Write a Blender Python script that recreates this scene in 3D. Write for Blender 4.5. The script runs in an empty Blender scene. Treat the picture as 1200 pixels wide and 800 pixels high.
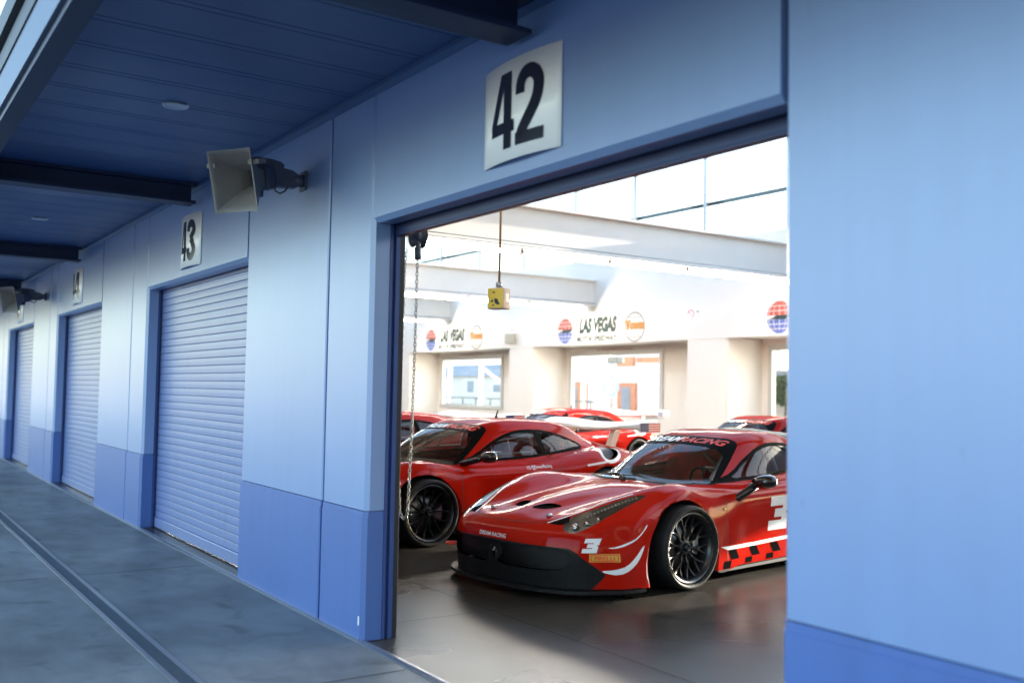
import bpy, bmesh, math, random
from mathutils import Vector, Matrix
from mathutils.bvhtree import BVHTree

random.seed(7)
R = math.radians
S = bpy.context.scene
C = S.collection
MATS = {}

# ------------------------------------------------------------------ materials
def mat(name, col, rough=.5, metal=0., coat=0., spec=.5, cr=.03, cior=1.5, streak=0, bump=None, var=None, emit=None, tint=None):
    m = bpy.data.materials.new(name)
    m.use_nodes = True
    nt = m.node_tree
    p = nt.nodes['Principled BSDF']
    p.inputs['Base Color'].default_value = (*col, 1)
    p.inputs['Roughness'].default_value = rough
    p.inputs['Metallic'].default_value = metal
    p.inputs['Coat Weight'].default_value = coat
    p.inputs['Coat Roughness'].default_value = cr
    p.inputs['Coat IOR'].default_value = cior
    p.inputs['Specular IOR Level'].default_value = spec
    if emit:
        p.inputs['Emission Color'].default_value = (*emit[0], 1)
        p.inputs['Emission Strength'].default_value = emit[1]
    tc = nt.nodes.new('ShaderNodeTexCoord')
    if var:                       # (scale, amount, roughness amount): uneven paint, dirt and wear
        n = nt.nodes.new('ShaderNodeTexNoise')
        n.inputs['Scale'].default_value = var[0]
        n.inputs['Detail'].default_value = 6
        n.inputs['Roughness'].default_value = .6
        nt.links.new(tc.outputs['Object'], n.inputs['Vector'])
        r = nt.nodes.new('ShaderNodeMapRange')
        r.inputs['From Min'].default_value = .3
        r.inputs['From Max'].default_value = .7
        r.inputs['To Min'].default_value = 1 - var[1]
        r.inputs['To Max'].default_value = 1 + var[1]
        nt.links.new(n.outputs['Fac'], r.inputs['Value'])
        mx = nt.nodes.new('ShaderNodeVectorMath')
        mx.operation = 'SCALE'
        mx.inputs[0].default_value = col
        fac = r.outputs['Result']
        if streak:                # faint vertical run marks
            mp = nt.nodes.new('ShaderNodeMapping')
            mp.inputs['Scale'].default_value = (7, 7, .35)
            nt.links.new(tc.outputs['Object'], mp.inputs['Vector'])
            n3 = nt.nodes.new('ShaderNodeTexNoise')
            n3.inputs['Scale'].default_value = 1.6
            n3.inputs['Detail'].default_value = 5
            nt.links.new(mp.outputs['Vector'], n3.inputs['Vector'])
            r3 = nt.nodes.new('ShaderNodeMapRange')
            r3.inputs['From Min'].default_value = .35
            r3.inputs['From Max'].default_value = .7
            r3.inputs['To Min'].default_value = 1 + streak * .5
            r3.inputs['To Max'].default_value = 1 - streak
            nt.links.new(n3.outputs['Fac'], r3.inputs['Value'])
            mm = nt.nodes.new('ShaderNodeMath')
            mm.operation = 'MULTIPLY'
            nt.links.new(r.outputs['Result'], mm.inputs[0])
            nt.links.new(r3.outputs['Result'], mm.inputs[1])
            n4 = nt.nodes.new('ShaderNodeTexNoise')
            n4.inputs['Scale'].default_value = 5.5
            n4.inputs['Detail'].default_value = 3
            mp2 = nt.nodes.new('ShaderNodeMapping')
            mp2.inputs['Scale'].default_value = (1.6, 1.6, .8)
            nt.links.new(tc.outputs['Object'], mp2.inputs['Vector'])
            nt.links.new(mp2.outputs['Vector'], n4.inputs['Vector'])
            r4 = nt.nodes.new('ShaderNodeMapRange')
            r4.inputs['From Min'].default_value = .69
            r4.inputs['From Max'].default_value = .76
            r4.inputs['To Min'].default_value = 1
            r4.inputs['To Max'].default_value = .84
            nt.links.new(n4.outputs['Fac'], r4.inputs['Value'])
            m5 = nt.nodes.new('ShaderNodeMath')
            m5.operation = 'MULTIPLY'
            nt.links.new(mm.outputs['Value'], m5.inputs[0])
            nt.links.new(r4.outputs['Result'], m5.inputs[1])
            fac = m5.outputs['Value']
        nt.links.new(fac, mx.inputs['Scale'])
        nt.links.new(mx.outputs['Vector'], p.inputs['Base Color'])
        if len(var) > 2:
            r2 = nt.nodes.new('ShaderNodeMapRange')
            r2.inputs['From Min'].default_value = .3
            r2.inputs['From Max'].default_value = .7
            r2.inputs['To Min'].default_value = max(0, rough - var[2])
            r2.inputs['To Max'].default_value = min(1, rough + var[2])
            nt.links.new(n.outputs['Fac'], r2.inputs['Value'])
            nt.links.new(r2.outputs['Result'], p.inputs['Roughness'])
    if bump:                      # (scale, strength)
        n2 = nt.nodes.new('ShaderNodeTexNoise')
        n2.inputs['Scale'].default_value = bump[0]
        n2.inputs['Detail'].default_value = 4
        nt.links.new(tc.outputs['Object'], n2.inputs['Vector'])
        b = nt.nodes.new('ShaderNodeBump')
        b.inputs['Strength'].default_value = bump[1]
        b.inputs['Distance'].default_value = .01
        nt.links.new(n2.outputs['Fac'], b.inputs['Height'])
        nt.links.new(b.outputs['Normal'], p.inputs['Normal'])
    MATS[name] = m
    return m

def glass(name, tint, refl=1.0, rough=.0):
    m = bpy.data.materials.new(name)
    m.use_nodes = True
    nt = m.node_tree
    nt.nodes.remove(nt.nodes['Principled BSDF'])
    out = nt.nodes['Material Output']
    t = nt.nodes.new('ShaderNodeBsdfTransparent')
    t.inputs['Color'].default_value = (*tint, 1)
    g = nt.nodes.new('ShaderNodeBsdfGlossy')
    g.inputs['Roughness'].default_value = rough
    f = nt.nodes.new('ShaderNodeFresnel')
    f.inputs['IOR'].default_value = 1.5
    mu = nt.nodes.new('ShaderNodeMath')
    mu.operation = 'MULTIPLY'
    mu.inputs[1].default_value = refl
    nt.links.new(f.outputs['Fac'], mu.inputs[0])
    mx = nt.nodes.new('ShaderNodeMixShader')
    nt.links.new(mu.outputs['Value'], mx.inputs['Fac'])
    nt.links.new(t.outputs['BSDF'], mx.inputs[1])
    nt.links.new(g.outputs['BSDF'], mx.inputs[2])
    nt.links.new(mx.outputs['Shader'], out.inputs['Surface'])
    MATS[name] = m
    return m

mat('red_paint', (.40, .009, .003), .36, 0, .34, .0, cr=.11, var=(1.3, .05))
mat('carbon', (.015, .015, .016), .42, 0, 0, .14, var=(30, .25, .08))
mat('grille_dark', (.006, .006, .007), .22, spec=.4, bump=(350, .5))
mat('gloss_black', (.008, .008, .009), .15, 0, .5)
mat('frit', (.005, .005, .005), .5, spec=.02)
mat('black_trim', (.015, .015, .016), .5, var=(8, .2))
mat('decal_white', (.80, .80, .82), .3, 0, .3)
mat('decal_red', (.80, .045, .02), .45)
mat('decal_black', (.008, .008, .008), .6, spec=0)
mat('decal_yellow', (.62, .36, .06), .35)
mat('seam', (.02, .003, .003), .7)
mat('rubber', (.012, .012, .013), .62, spec=.25, var=(6, .25, .1), bump=(60, .15))
mat('rim_black', (.015, .015, .017), .32, .3, .2)
mat('rim_lip', (.08, .08, .082), .25, 1., var=(9, .15, .08))
mat('steel', (.42, .42, .43), .35, 1., var=(12, .15, .1))
mat('disc_steel', (.20, .19, .18), .4, 1.)
mat('chrome', (.75, .75, .76), .12, 1.)
mat('lamp_bucket', (.13, .125, .12), .3, .3)
mat('lamp_reflector', (.50, .48, .44), .25, .5)
mat('led', (.9, .9, .92), .15, .2)
mat('cabin_black', (.03, .03, .033), .7, var=(12, .2))
mat('dash_grey', (.08, .08, .085), .75, var=(12, .15))
mat('tub_red', (.30, .012, .01), .5)
mat('seat_red', (.55, .03, .025), .65, var=(20, .15))
mat('cage_grey', (.10, .10, .105), .4)
mat('net_grey', (.26, .26, .26), .7)
mat('flag_blue', (.03, .05, .18), .4)
glass('car_glass', (.95, .96, .955), .85)
glass('lamp_glass', (.90, .91, .92), 1.0)

# ------------------------------------------------------------------ object helpers
def link(name, me, mats=(), parent=None, loc=None, smooth=False):
    o = bpy.data.objects.new(name, me)
    C.objects.link(o)
    for m in mats:
        me.materials.append(MATS[m] if isinstance(m, str) else m)
    if parent:
        o.parent = parent
    if loc is not None:
        o.location = loc
    if smooth:
        for p in me.polygons:
            p.use_smooth = True
    return o

def obj(name, bm, mats, parent=None, loc=None, smooth=False):
    me = bpy.data.meshes.new(name)
    bm.to_mesh(me)
    bm.free()
    if isinstance(mats, str):
        mats = [mats]
    return link(name, me, mats, parent, loc, smooth)

def tag(o, label=None, cat=None, group=None, kind=None):
    if label: o['label'] = label
    if cat: o['category'] = cat
    if group: o['group'] = group
    if kind: o['kind'] = kind
    return o

def thing(name, label, cat, loc=(0, 0, 0), rz=0, group=None):
    o = bpy.data.objects.new(name, None)
    o.empty_display_size = .2
    C.objects.link(o)
    o.location = loc
    o.rotation_euler = (0, 0, rz)
    return tag(o, label, cat, group)

def dup(o, parent=None):
    c = o.copy()
    C.objects.link(c)
    c.parent = parent
    for ch in list(o.children):
        dup(ch, c)
    return c

def box(bm, x0, x1, y0, y1, z0, z1, mi=0, bevel=0):
    vs = [bm.verts.new((x, y, z)) for z in (z0, z1) for x, y in ((x0, y0), (x1, y0), (x1, y1), (x0, y1))]
    fs = []
    for q in ((3, 2, 1, 0), (4, 5, 6, 7), (0, 1, 5, 4), (1, 2, 6, 5), (2, 3, 7, 6), (3, 0, 4, 7)):
        f = bm.faces.new([vs[i] for i in q])
        f.material_index = mi
        fs.append(f)
    if bevel:
        r = bmesh.ops.bevel(bm, geom=list({e for f in fs for e in f.edges}), offset=bevel, segments=2, affect='EDGES', profile=.5)
        for f in r['faces']:
            f.material_index = mi
    return fs

def prism(bm, pts, a, b, axis='z', mi=0):
    """closed 2D outline extruded from a to b along axis (z: pts are x,y; x: pts are y,z; y: pts are x,z)"""
    def P(u, v, w):
        return (u, v, w) if axis == 'z' else ((w, u, v) if axis == 'x' else (u, w, v))
    lo = [bm.verts.new(P(u, v, a)) for u, v in pts]
    hi = [bm.verts.new(P(u, v, b)) for u, v in pts]
    n = len(pts)
    fs = [bm.faces.new(lo[::-1]), bm.faces.new(hi)]
    for i in range(n):
        fs.append(bm.faces.new((lo[i], lo[(i + 1) % n], hi[(i + 1) % n], hi[i])))
    for f in fs:
        f.material_index = mi
    bmesh.ops.recalc_face_normals(bm, faces=fs)
    return fs

def tube(bm, pts, r, n=8, mi=0, closed=False, caps=True):
    pts = [Vector(p) for p in pts]
    rings = []
    N = len(pts)
    ref = None
    for i, p in enumerate(pts):
        if closed:
            t = (pts[(i + 1) % N] - pts[i - 1])
        else:
            t = (pts[min(i + 1, N - 1)] - pts[max(i - 1, 0)])
        t.normalize()
        if ref is None:
            ref = Vector((0, 0, 1)) if abs(t.z) < .9 else Vector((1, 0, 0))
        a = t.cross(ref).normalized()
        b = t.cross(a).normalized()
        ref = -b if abs(t.dot(-b)) < .9 else ref
        rr = r[i] if isinstance(r, (list, tuple)) else r
        rings.append([bm.verts.new(p + a * (rr * math.cos(2 * math.pi * k / n)) + b * (rr * math.sin(2 * math.pi * k / n))) for k in range(n)])
    fs = []
    for i in range(N if closed else N - 1):
        A, B = rings[i], rings[(i + 1) % N]
        for k in range(n):
            fs.append(bm.faces.new((A[k], A[(k + 1) % n], B[(k + 1) % n], B[k])))
    if caps and not closed:
        fs.append(bm.faces.new(rings[0][::-1]))
        fs.append(bm.faces.new(rings[-1]))
    for f in fs:
        f.material_index = mi
        f.smooth = True
    bmesh.ops.recalc_face_normals(bm, faces=fs)
    return fs

def lathe(bm, prof, n=48, axis='y', mi=0, center=(0, 0, 0), close=False):
    """prof: list of (axial, radius)"""
    rings = []
    cx, cy, cz = center
    for a, r in prof:
        ring = []
        for k in range(n):
            t = 2 * math.pi * k / n
            c, s = r * math.cos(t), r * math.sin(t)
            co = (cx + c, cy + a, cz + s) if axis == 'y' else ((cx + a, cy + c, cz + s) if axis == 'x' else (cx + c, cy + s, cz + a))
            ring.append(bm.verts.new(co))
        rings.append(ring)
    fs = []
    for i in range(len(rings) if close else len(rings) - 1):
        A, B = rings[i], rings[(i + 1) % len(rings)]
        for k in range(n):
            fs.append(bm.faces.new((A[k], A[(k + 1) % n], B[(k + 1) % n], B[k])))
    for f in fs:
        f.material_index = mi
        f.smooth = True
    return fs

def disc(bm, c, r, axis='y', n=32, mi=0):
    vs = []
    for k in range(n):
        t = 2 * math.pi * k / n
        a, b = r * math.cos(t), r * math.sin(t)
        vs.append(bm.verts.new((c[0] + a, c[1], c[2] + b) if axis == 'y' else (c[0] + a, c[1] + b, c[2])))
    f = bm.faces.new(vs)
    f.material_index = mi
    return f

# ------------------------------------------------------------------ 2D shapes
def chaikin(pts, it=2, closed=True):
    for _ in range(it):
        out = []
        n = len(pts)
        for i in range(n if closed else n - 1):
            a, b = pts[i], pts[(i + 1) % n]
            out += [(a[0] * .75 + b[0] * .25, a[1] * .75 + b[1] * .25), (a[0] * .25 + b[0] * .75, a[1] * .25 + b[1] * .75)]
        if not closed:
            out = [pts[0]] + out + [pts[-1]]
        pts = out
    return pts

def sdf(pts):
    n = len(pts)
    x0, x1 = min(p[0] for p in pts) - .12, max(p[0] for p in pts) + .12
    y0, y1 = min(p[1] for p in pts) - .12, max(p[1] for p in pts) + .12
    E = []
    for i in range(n):
        a, b = pts[i], pts[i - 1]
        ex, ey = b[0] - a[0], b[1] - a[1]
        E.append((a[0], a[1], b[1], ex, ey, max(ex * ex + ey * ey, 1e-12)))
    def f(x, y):
        if x < x0 or x > x1 or y < y0 or y > y1:
            return .12
        d = 1e9
        s = 1
        for ax, ay, by, ex, ey, l2 in E:
            wx, wy = x - ax, y - ay
            t = (wx * ex + wy * ey) / l2
            t = 0 if t < 0 else (1 if t > 1 else t)
            bx, bY = wx - ex * t, wy - ey * t
            q = bx * bx + bY * bY
            if q < d: d = q
            c1, c2, c3 = y >= ay, y < by, ex * wy > ey * wx
            if (c1 and c2 and c3) or (not c1 and not c2 and not c3):
                s = -s
        return s * math.sqrt(d)
    return f

def cut(bm, f):
    """split the mesh along f = 0; returns a function telling whether a face lies inside (f < 0)"""
    val = {}
    for v in bm.verts:
        q = f(v.co)
        val[v] = 0. if abs(q) < 2e-4 else q
    todo = []
    for e in bm.edges:
        a, b = e.verts
        fa, fb = val[a], val[b]
        if fa * fb < 0:
            t0, t1, g0, g1 = 0., 1., fa, fb
            for _ in range(6):
                t = t0 + (t1 - t0) * g0 / (g0 - g1)
                g = f(a.co.lerp(b.co, t))
                if g * g0 < 0: t1, g1 = t, g
                else: t0, g0 = t, g
                if abs(g) < 1e-5: break
            if t < .03: val[a] = 0.
            elif t > .97: val[b] = 0.
            else: todo.append((e, a, b, t))
    for e, a, b, t in todo:
        if val[a] * val[b] < 0:
            va, vb = a, b
            _, nv = bmesh.utils.edge_split(e, va, t)
            val[nv] = 0.
    for face in list(bm.faces):
        vv = list(face.verts)
        sg = [val[v] for v in vv]
        if min(sg) < 0 < max(sg):
            z = [v for v in vv if val[v] == 0.]
            n = len(vv)
            best = None
            for i in range(len(z)):
                for j in range(i + 1, len(z)):
                    d = abs(vv.index(z[i]) - vv.index(z[j]))
                    if d not in (1, n - 1):
                        best = (z[i], z[j])
            if best:
                try:
                    bmesh.utils.face_split(face, best[0], best[1])
                except Exception:
                    pass
    def inside(face):
        return sum(val.get(v, 0.) for v in face.verts) < 0
    return inside

def paint(bm, f, mi):
    ins = cut(bm, f)
    for face in bm.faces:
        if ins(face):
            face.material_index = mi

def extract(bm, f):
    """cut out the faces inside f < 0 and return them as a bmesh of their own"""
    ins = cut(bm, f)
    fs = [x for x in bm.faces if ins(x)]
    nb = bmesh.new()
    mp = {}
    for x in fs:
        vs = []
        for v in x.verts:
            if v not in mp:
                mp[v] = nb.verts.new(v.co)
                mp[v].normal = v.normal
            vs.append(mp[v])
        try:
            g = nb.faces.new(vs)
            g.smooth = True
        except ValueError:
            pass
    bmesh.ops.delete(bm, geom=fs, context='FACES')
    return nb

def grid_poly(pts, step=.03):
    """a filled 2D outline cut up by a grid, as a bmesh in the z = 0 plane"""
    bm = bmesh.new()
    vs = [bm.verts.new((p[0], p[1], 0)) for p in pts]
    es = [bm.edges.new((vs[i], vs[(i + 1) % len(vs)])) for i in range(len(vs))]
    bmesh.ops.triangle_fill(bm, edges=es, use_beauty=True)
    gridcut(bm, step)
    return bm

def gridcut(bm, step):
    for ax in (0, 1):
        if not bm.verts: return
        lo = min(v.co[ax] for v in bm.verts)
        hi = max(v.co[ax] for v in bm.verts)
        k = math.floor(lo / step) + 1
        while k * step < hi:
            co = [0, 0, 0]; no = [0, 0, 0]
            co[ax] = k * step + 1e-4; no[ax] = 1
            bmesh.ops.bisect_plane(bm, geom=bm.verts[:] + bm.edges[:] + bm.faces[:], plane_co=co, plane_no=no, dist=1e-5)
            k += 1

def text_bm(s, h=1., xs=1., bold=0., shear=0., space=1.):
    """a word as filled faces in the z = 0 plane, letter height h, centred on the origin"""
    cu = bpy.data.curves.new('lettering', 'FONT')
    cu.body = s
    cu.align_x = 'CENTER'
    cu.size = 1
    cu.offset = bold
    cu.shear = shear
    cu.space_character = space
    cu.resolution_u = 4
    o = bpy.data.objects.new('lettering', cu)
    C.objects.link(o)
    dg = bpy.context.evaluated_depsgraph_get()
    dg.update()
    me = bpy.data.meshes.new_from_object(o.evaluated_get(dg))
    bm = bmesh.new()
    bm.from_mesh(me)
    bpy.data.objects.remove(o)
    bpy.data.curves.remove(cu)
    bpy.data.meshes.remove(me)
    bmesh.ops.remove_doubles(bm, verts=bm.verts[:], dist=1e-4)
    y0 = min(v.co.y for v in bm.verts); y1 = max(v.co.y for v in bm.verts)
    x0 = min(v.co.x for v in bm.verts); x1 = max(v.co.x for v in bm.verts)
    k = h / (y1 - y0)
    for v in bm.verts:
        v.co = ((v.co.x - (x0 + x1) / 2) * k * xs, (v.co.y - (y0 + y1) / 2) * k, 0)
    return bm

def project(bm, bvh, fn, off=.002):
    """drop a flat shape onto a surface: fn(u, v) gives the start and direction of the ray"""
    dead = []
    for v in bm.verts:
        o, d = fn(v.co.x, v.co.y)
        o, d = Vector(o), Vector(d)
        loc, nor, _, _ = bvh.ray_cast(o, d)
        if loc is None:
            dead.append(v)
            continue
        if nor.dot(d) > 0: nor = -nor
        v.co = loc + nor * off
    bmesh.ops.delete(bm, geom=dead, context='VERTS')
    bm.normal_update()
    for f in bm.faces:
        f.smooth = True
    return bm

def onto_side(s, cx=0, cz=0, ang=0, flip=1):
    ca, sa = math.cos(ang), math.sin(ang)
    # text seen from the left side reads towards the tail: u -> -x
    return lambda u, v: ((cx - s * flip * (u * ca - v * sa), s * 3, cz + u * sa + v * ca), (0, -s, 0))
def side_xz(s):
    return lambda x, z: ((x, s * 3, z), (0, -s, 0))
def top_xy():
    return lambda x, y: ((x, y, 3), (0, 0, -1))
def front_yz():
    return lambda y, z: ((4, y, z), (-1, 0, 0))

# ------------------------------------------------------------------ the cars
# stations from the nose to the tail; ten points each, from the centre line outwards and down the flank
def cage458():
    T = []
    T.append([(2.335, 0, .085), (2.325, .25, .085), (2.285, .48, .085), (2.20, .68, .085), (2.09, .80, .085), (1.99, .87, .085), (1.90, .91, .085), (1.82, .94, .085), (1.74, .955, .085), (1.57, .96, .085)])
    T.append([(2.365, 0, .22), (2.355, .25, .22), (2.31, .48, .22), (2.22, .675, .22), (2.10, .80, .22), (2.0, .87, .22), (1.905, .91, .22), (1.82, .94, .22), (1.74, .955, .22), (1.57, .96, .22)])
    T.append([(2.385, 0, .34), (2.375, .25, .34), (2.325, .48, .34), (2.235, .665, .34), (2.12, .79, .34), (2.01, .86, .345), (1.905, .905, .35), (1.82, .933, .35), (1.74, .95, .355), (1.57, .96, .36)])
    T.append([(2.385, 0, .43), (2.372, .25, .43), (2.32, .47, .43), (2.23, .645, .435), (2.12, .77, .44), (2.01, .845, .45), (1.91, .89, .46), (1.82, .92, .47), (1.74, .943, .48), (1.57, .957, .49)])
    T.append([(2.35, 0, .50), (2.335, .25, .50), (2.285, .45, .505), (2.195, .62, .515), (2.085, .74, .53), (1.98, .817, .545), (1.885, .867, .56), (1.80, .90, .57), (1.705, .93, .585), (1.54, .953, .56)])
    T.append([(2.23, 0, .567), (2.215, .24, .565), (2.155, .43, .57), (2.055, .585, .587), (1.95, .69, .61), (1.86, .77, .63), (1.78, .828, .642), (1.69, .876, .65), (1.60, .915, .65), (1.47, .95, .57)])
    T.append([(1.96, 0, .645), (1.94, .24, .622), (1.87, .42, .634), (1.78, .56, .692), (1.70, .66, .715), (1.62, .74, .728), (1.55, .80, .728), (1.50, .85, .718), (1.45, .90, .70), (1.42, .952, .58)])
    T.append([(1.62, 0, .712), (1.60, .25, .682), (1.53, .42, .684), (1.46, .57, .758), (1.41, .66, .787), (1.37, .735, .80), (1.34, .80, .795), (1.33, .86, .778), (1.325, .915, .742), (1.325, .965, .58)])
    T.append([(1.27, 0, .755), (1.25, .25, .730), (1.20, .42, .716), (1.16, .57, .782), (1.13, .66, .81), (1.11, .735, .82), (1.10, .80, .812), (1.09, .865, .792), (1.08, .92, .742), (1.07, .965, .58)])
    T.append([(.98, 0, .775), (.96, .25, .758), (.93, .42, .752), (.90, .57, .774), (.885, .66, .790), (.875, .735, .796), (.87, .81, .784), (.865, .888, .725), (.86, .943, .47), (.86, .945, .12)])
    T.append([(.74, 0, .790), (.72, .25, .786), (.66, .43, .782), (.62, .575, .782), (.60, .675, .780), (.58, .75, .776), (.56, .825, .758), (.56, .905, .69), (.56, .932, .45), (.56, .935, .11)])
    T.append([(.46, 0, .94), (.445, .25, .93), (.39, .49, .90), (.34, .655, .778), (.33, .725, .762), (.33, .785, .752), (.33, .85, .738), (.33, .912, .655), (.33, .905, .42), (.33, .92, .11)])
    T.append([(.16, 0, 1.082), (.145, .285, 1.07), (.10, .52, 1.022), (.05, .685, .785), (.03, .745, .768), (.03, .80, .753), (.03, .86, .735), (.03, .915, .65), (.03, .897, .42), (.03, .915, .11)])
    T.append([(-.13, 0, 1.178), (-.14, .285, 1.166), (-.18, .545, 1.112), (-.25, .70, .795), (-.27, .755, .776), (-.27, .805, .758), (-.27, .868, .738), (-.27, .92, .65), (-.27, .897, .42), (-.27, .915, .11)])
    T.append([(-.43, 0, 1.217), (-.43, .285, 1.204), (-.46, .548, 1.146), (-.55, .705, .806), (-.57, .762, .787), (-.57, .815, .768), (-.57, .88, .745), (-.57, .935, .655), (-.57, .922, .42), (-.57, .93, .11)])
    T.append([(-.80, 0, 1.207), (-.80, .285, 1.194), (-.82, .525, 1.135), (-.85, .69, .835), (-.86, .76, .818), (-.86, .82, .803), (-.86, .895, .775), (-.86, .957, .68), (-.86, .96, .42), (-.86, .955, .11)])
    T.append([(-1.15, 0, 1.15), (-1.15, .25, 1.132), (-1.16, .47, 1.078), (-1.16, .625, .895), (-1.16, .72, .87), (-1.15, .82, .853), (-1.13, .90, .82), (-1.12, .955, .765), (-1.11, .975, .72), (-1.10, .985, .58)])
    T.append([(-1.50, 0, 1.04), (-1.50, .25, 1.02), (-1.50, .40, .975), (-1.49, .57, .90), (-1.48, .70, .882), (-1.47, .80, .87), (-1.46, .88, .84), (-1.45, .94, .785), (-1.45, .97, .72), (-1.45, .985, .58)])
    T.append([(-1.85, 0, .93), (-1.85, .25, .918), (-1.84, .40, .90), (-1.82, .55, .882), (-1.80, .67, .872), (-1.77, .77, .858), (-1.74, .85, .825), (-1.72, .91, .765), (-1.71, .95, .70), (-1.70, .97, .56)])
    T.append([(-2.10, 0, .885), (-2.10, .25, .88), (-2.09, .42, .87), (-2.05, .57, .858), (-2.0, .69, .845), (-1.95, .78, .822), (-1.88, .855, .772), (-1.82, .905, .70), (-1.78, .935, .60), (-1.74, .96, .50)])
    T.append([(-2.13, 0, .70), (-2.125, .25, .70), (-2.11, .45, .70), (-2.07, .60, .69), (-2.02, .71, .68), (-1.96, .80, .65), (-1.90, .86, .60), (-1.84, .905, .50), (-1.79, .935, .42), (-1.74, .96, .33)])
    T.append([(-2.08, 0, .22), (-2.07, .25, .22), (-2.05, .45, .22), (-2.0, .60, .22), (-1.96, .71, .22), (-1.92, .80, .22), (-1.87, .86, .20), (-1.82, .905, .18), (-1.78, .935, .15), (-1.74, .955, .12)])
    def sx(x):
        t = min(max((x - .55) / .6, 0), 1)
        return x * (1 + .045 * t * t * (3 - 2 * t))
    def ny(i, y):
        return y * ((.95, .95, .95, .95, .96, .975)[i] if i < 6 else 1) if y < .9 else y
    return [[(sx(x), ny(i, y), z) for x, y, z in r] for i, r in enumerate(T)]

def cage430():
    T = cage458()
    out = []
    fwd = {8: .03, 9: .12, 10: .21, 11: .22, 12: .22, 13: .22, 14: .20, 15: .10}
    for i, row in enumerate(T):
        q = []
        for j, (x, y, z) in enumerate(row):
            k = fwd.get(i, 0)
            if j >= 7: k *= (.75, .55, .5)[j - 7]
            if i in (8, 9) and j >= 7: k = 0
            x += k
            if 5 <= i <= 9 and 4 <= j <= 7:
                z += .015
            if 11 <= i <= 18 and j <= 2:
                z += .028
            if 16 <= i <= 18 and j <= 2:
                z += (.02, .0, -.02)[i - 16]
            if 11 <= i <= 15 and j == 7:
                y += .008                         # shoulder crease above the scooped door
            if 11 <= i <= 14 and j == 8:
                y -= .025
            if i == 15 and j == 8:
                y += .01
            if 15 <= i <= 18 and 4 <= j <= 6:
                z += .018                         # fuller rear haunch
            q.append((x, y, z))
        out.append(q)
    return out

def body_bm(T, levels=3):
    bm = bmesh.new()
    n = len(T[0])
    grid = []
    for row in T:
        g = []
        for j in range(n - 1, 0, -1):
            x, y, z = row[j]
            g.append(bm.verts.new((x, -y, z)))
        for j in range(n):
            g.append(bm.verts.new(row[j]))
        grid.append(g)
    for i in range(len(grid) - 1):
        for k in range(2 * n - 2):
            bm.faces.new((grid[i][k], grid[i][k + 1], grid[i + 1][k + 1], grid[i + 1][k]))
    bmesh.ops.recalc_face_normals(bm, faces=bm.faces[:])
    me = bpy.data.meshes.new('cage')
    bm.to_mesh(me)
    bm.free()
    o = bpy.data.objects.new('cage', me)
    C.objects.link(o)
    md = o.modifiers.new('s', 'SUBSURF')
    goal = [v.co.copy() for v in me.vertices]
    for it in range(4):                           # push the cage out until the smooth surface passes through the stations
        md.levels = md.render_levels = 2 if it < 3 else levels
        me.update()
        dg = bpy.context.evaluated_depsgraph_get()
        dg.update()
        m2 = bpy.data.meshes.new_from_object(o.evaluated_get(dg))
        if it < 3:
            for k, g in enumerate(goal):
                me.vertices[k].co += (g - m2.vertices[k].co) * .8
            bpy.data.meshes.remove(m2)
            o.data.update_tag()
            o.update_tag()
    b2 = bmesh.new()
    b2.from_mesh(m2)
    bpy.data.objects.remove(o)
    bpy.data.meshes.remove(me)
    bpy.data.meshes.remove(m2)
    for f in b2.faces:
        f.smooth = True
    # outward normals
    up = max(b2.faces, key=lambda f: f.calc_center_median().z)
    if up.normal.z < 0:
        bmesh.ops.reverse_faces(b2, faces=b2.faces[:])
    b2.normal_update()
    return b2

def front_arch(c):
    return max(math.hypot(c.x - 1.275, c.z - .245) - .465, .55 - abs(c.y))
def rear_arch(c):
    return max(math.hypot(c.x + 1.325, c.z - .28) - .43, .55 - abs(c.y))

def mirror_pts(pts):
    """half outline from the centre line outwards -> whole outline (second coordinate is y)"""
    return pts + [(a, -b) for a, b in pts[::-1] if abs(b) > 1e-6]

def arch_lip(bm, cx, cz, r):
    es = []
    for e in bm.edges:
        if len(e.link_faces) == 1:
            a, b = e.verts
            if all(abs(math.hypot(v.co.x - cx, v.co.z - cz) - r) < .004 and abs(v.co.y) > .56 for v in (a, b)):
                es.append(e)
    g = bmesh.ops.extrude_edge_only(bm, edges=es)['geom']
    for v in g:
        if isinstance(v, bmesh.types.BMVert):
            v.co.y -= math.copysign(.05, v.co.y)
            d = Vector((v.co.x - cx, 0, v.co.z - cz)).normalized()
            v.co += d * .006

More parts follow.
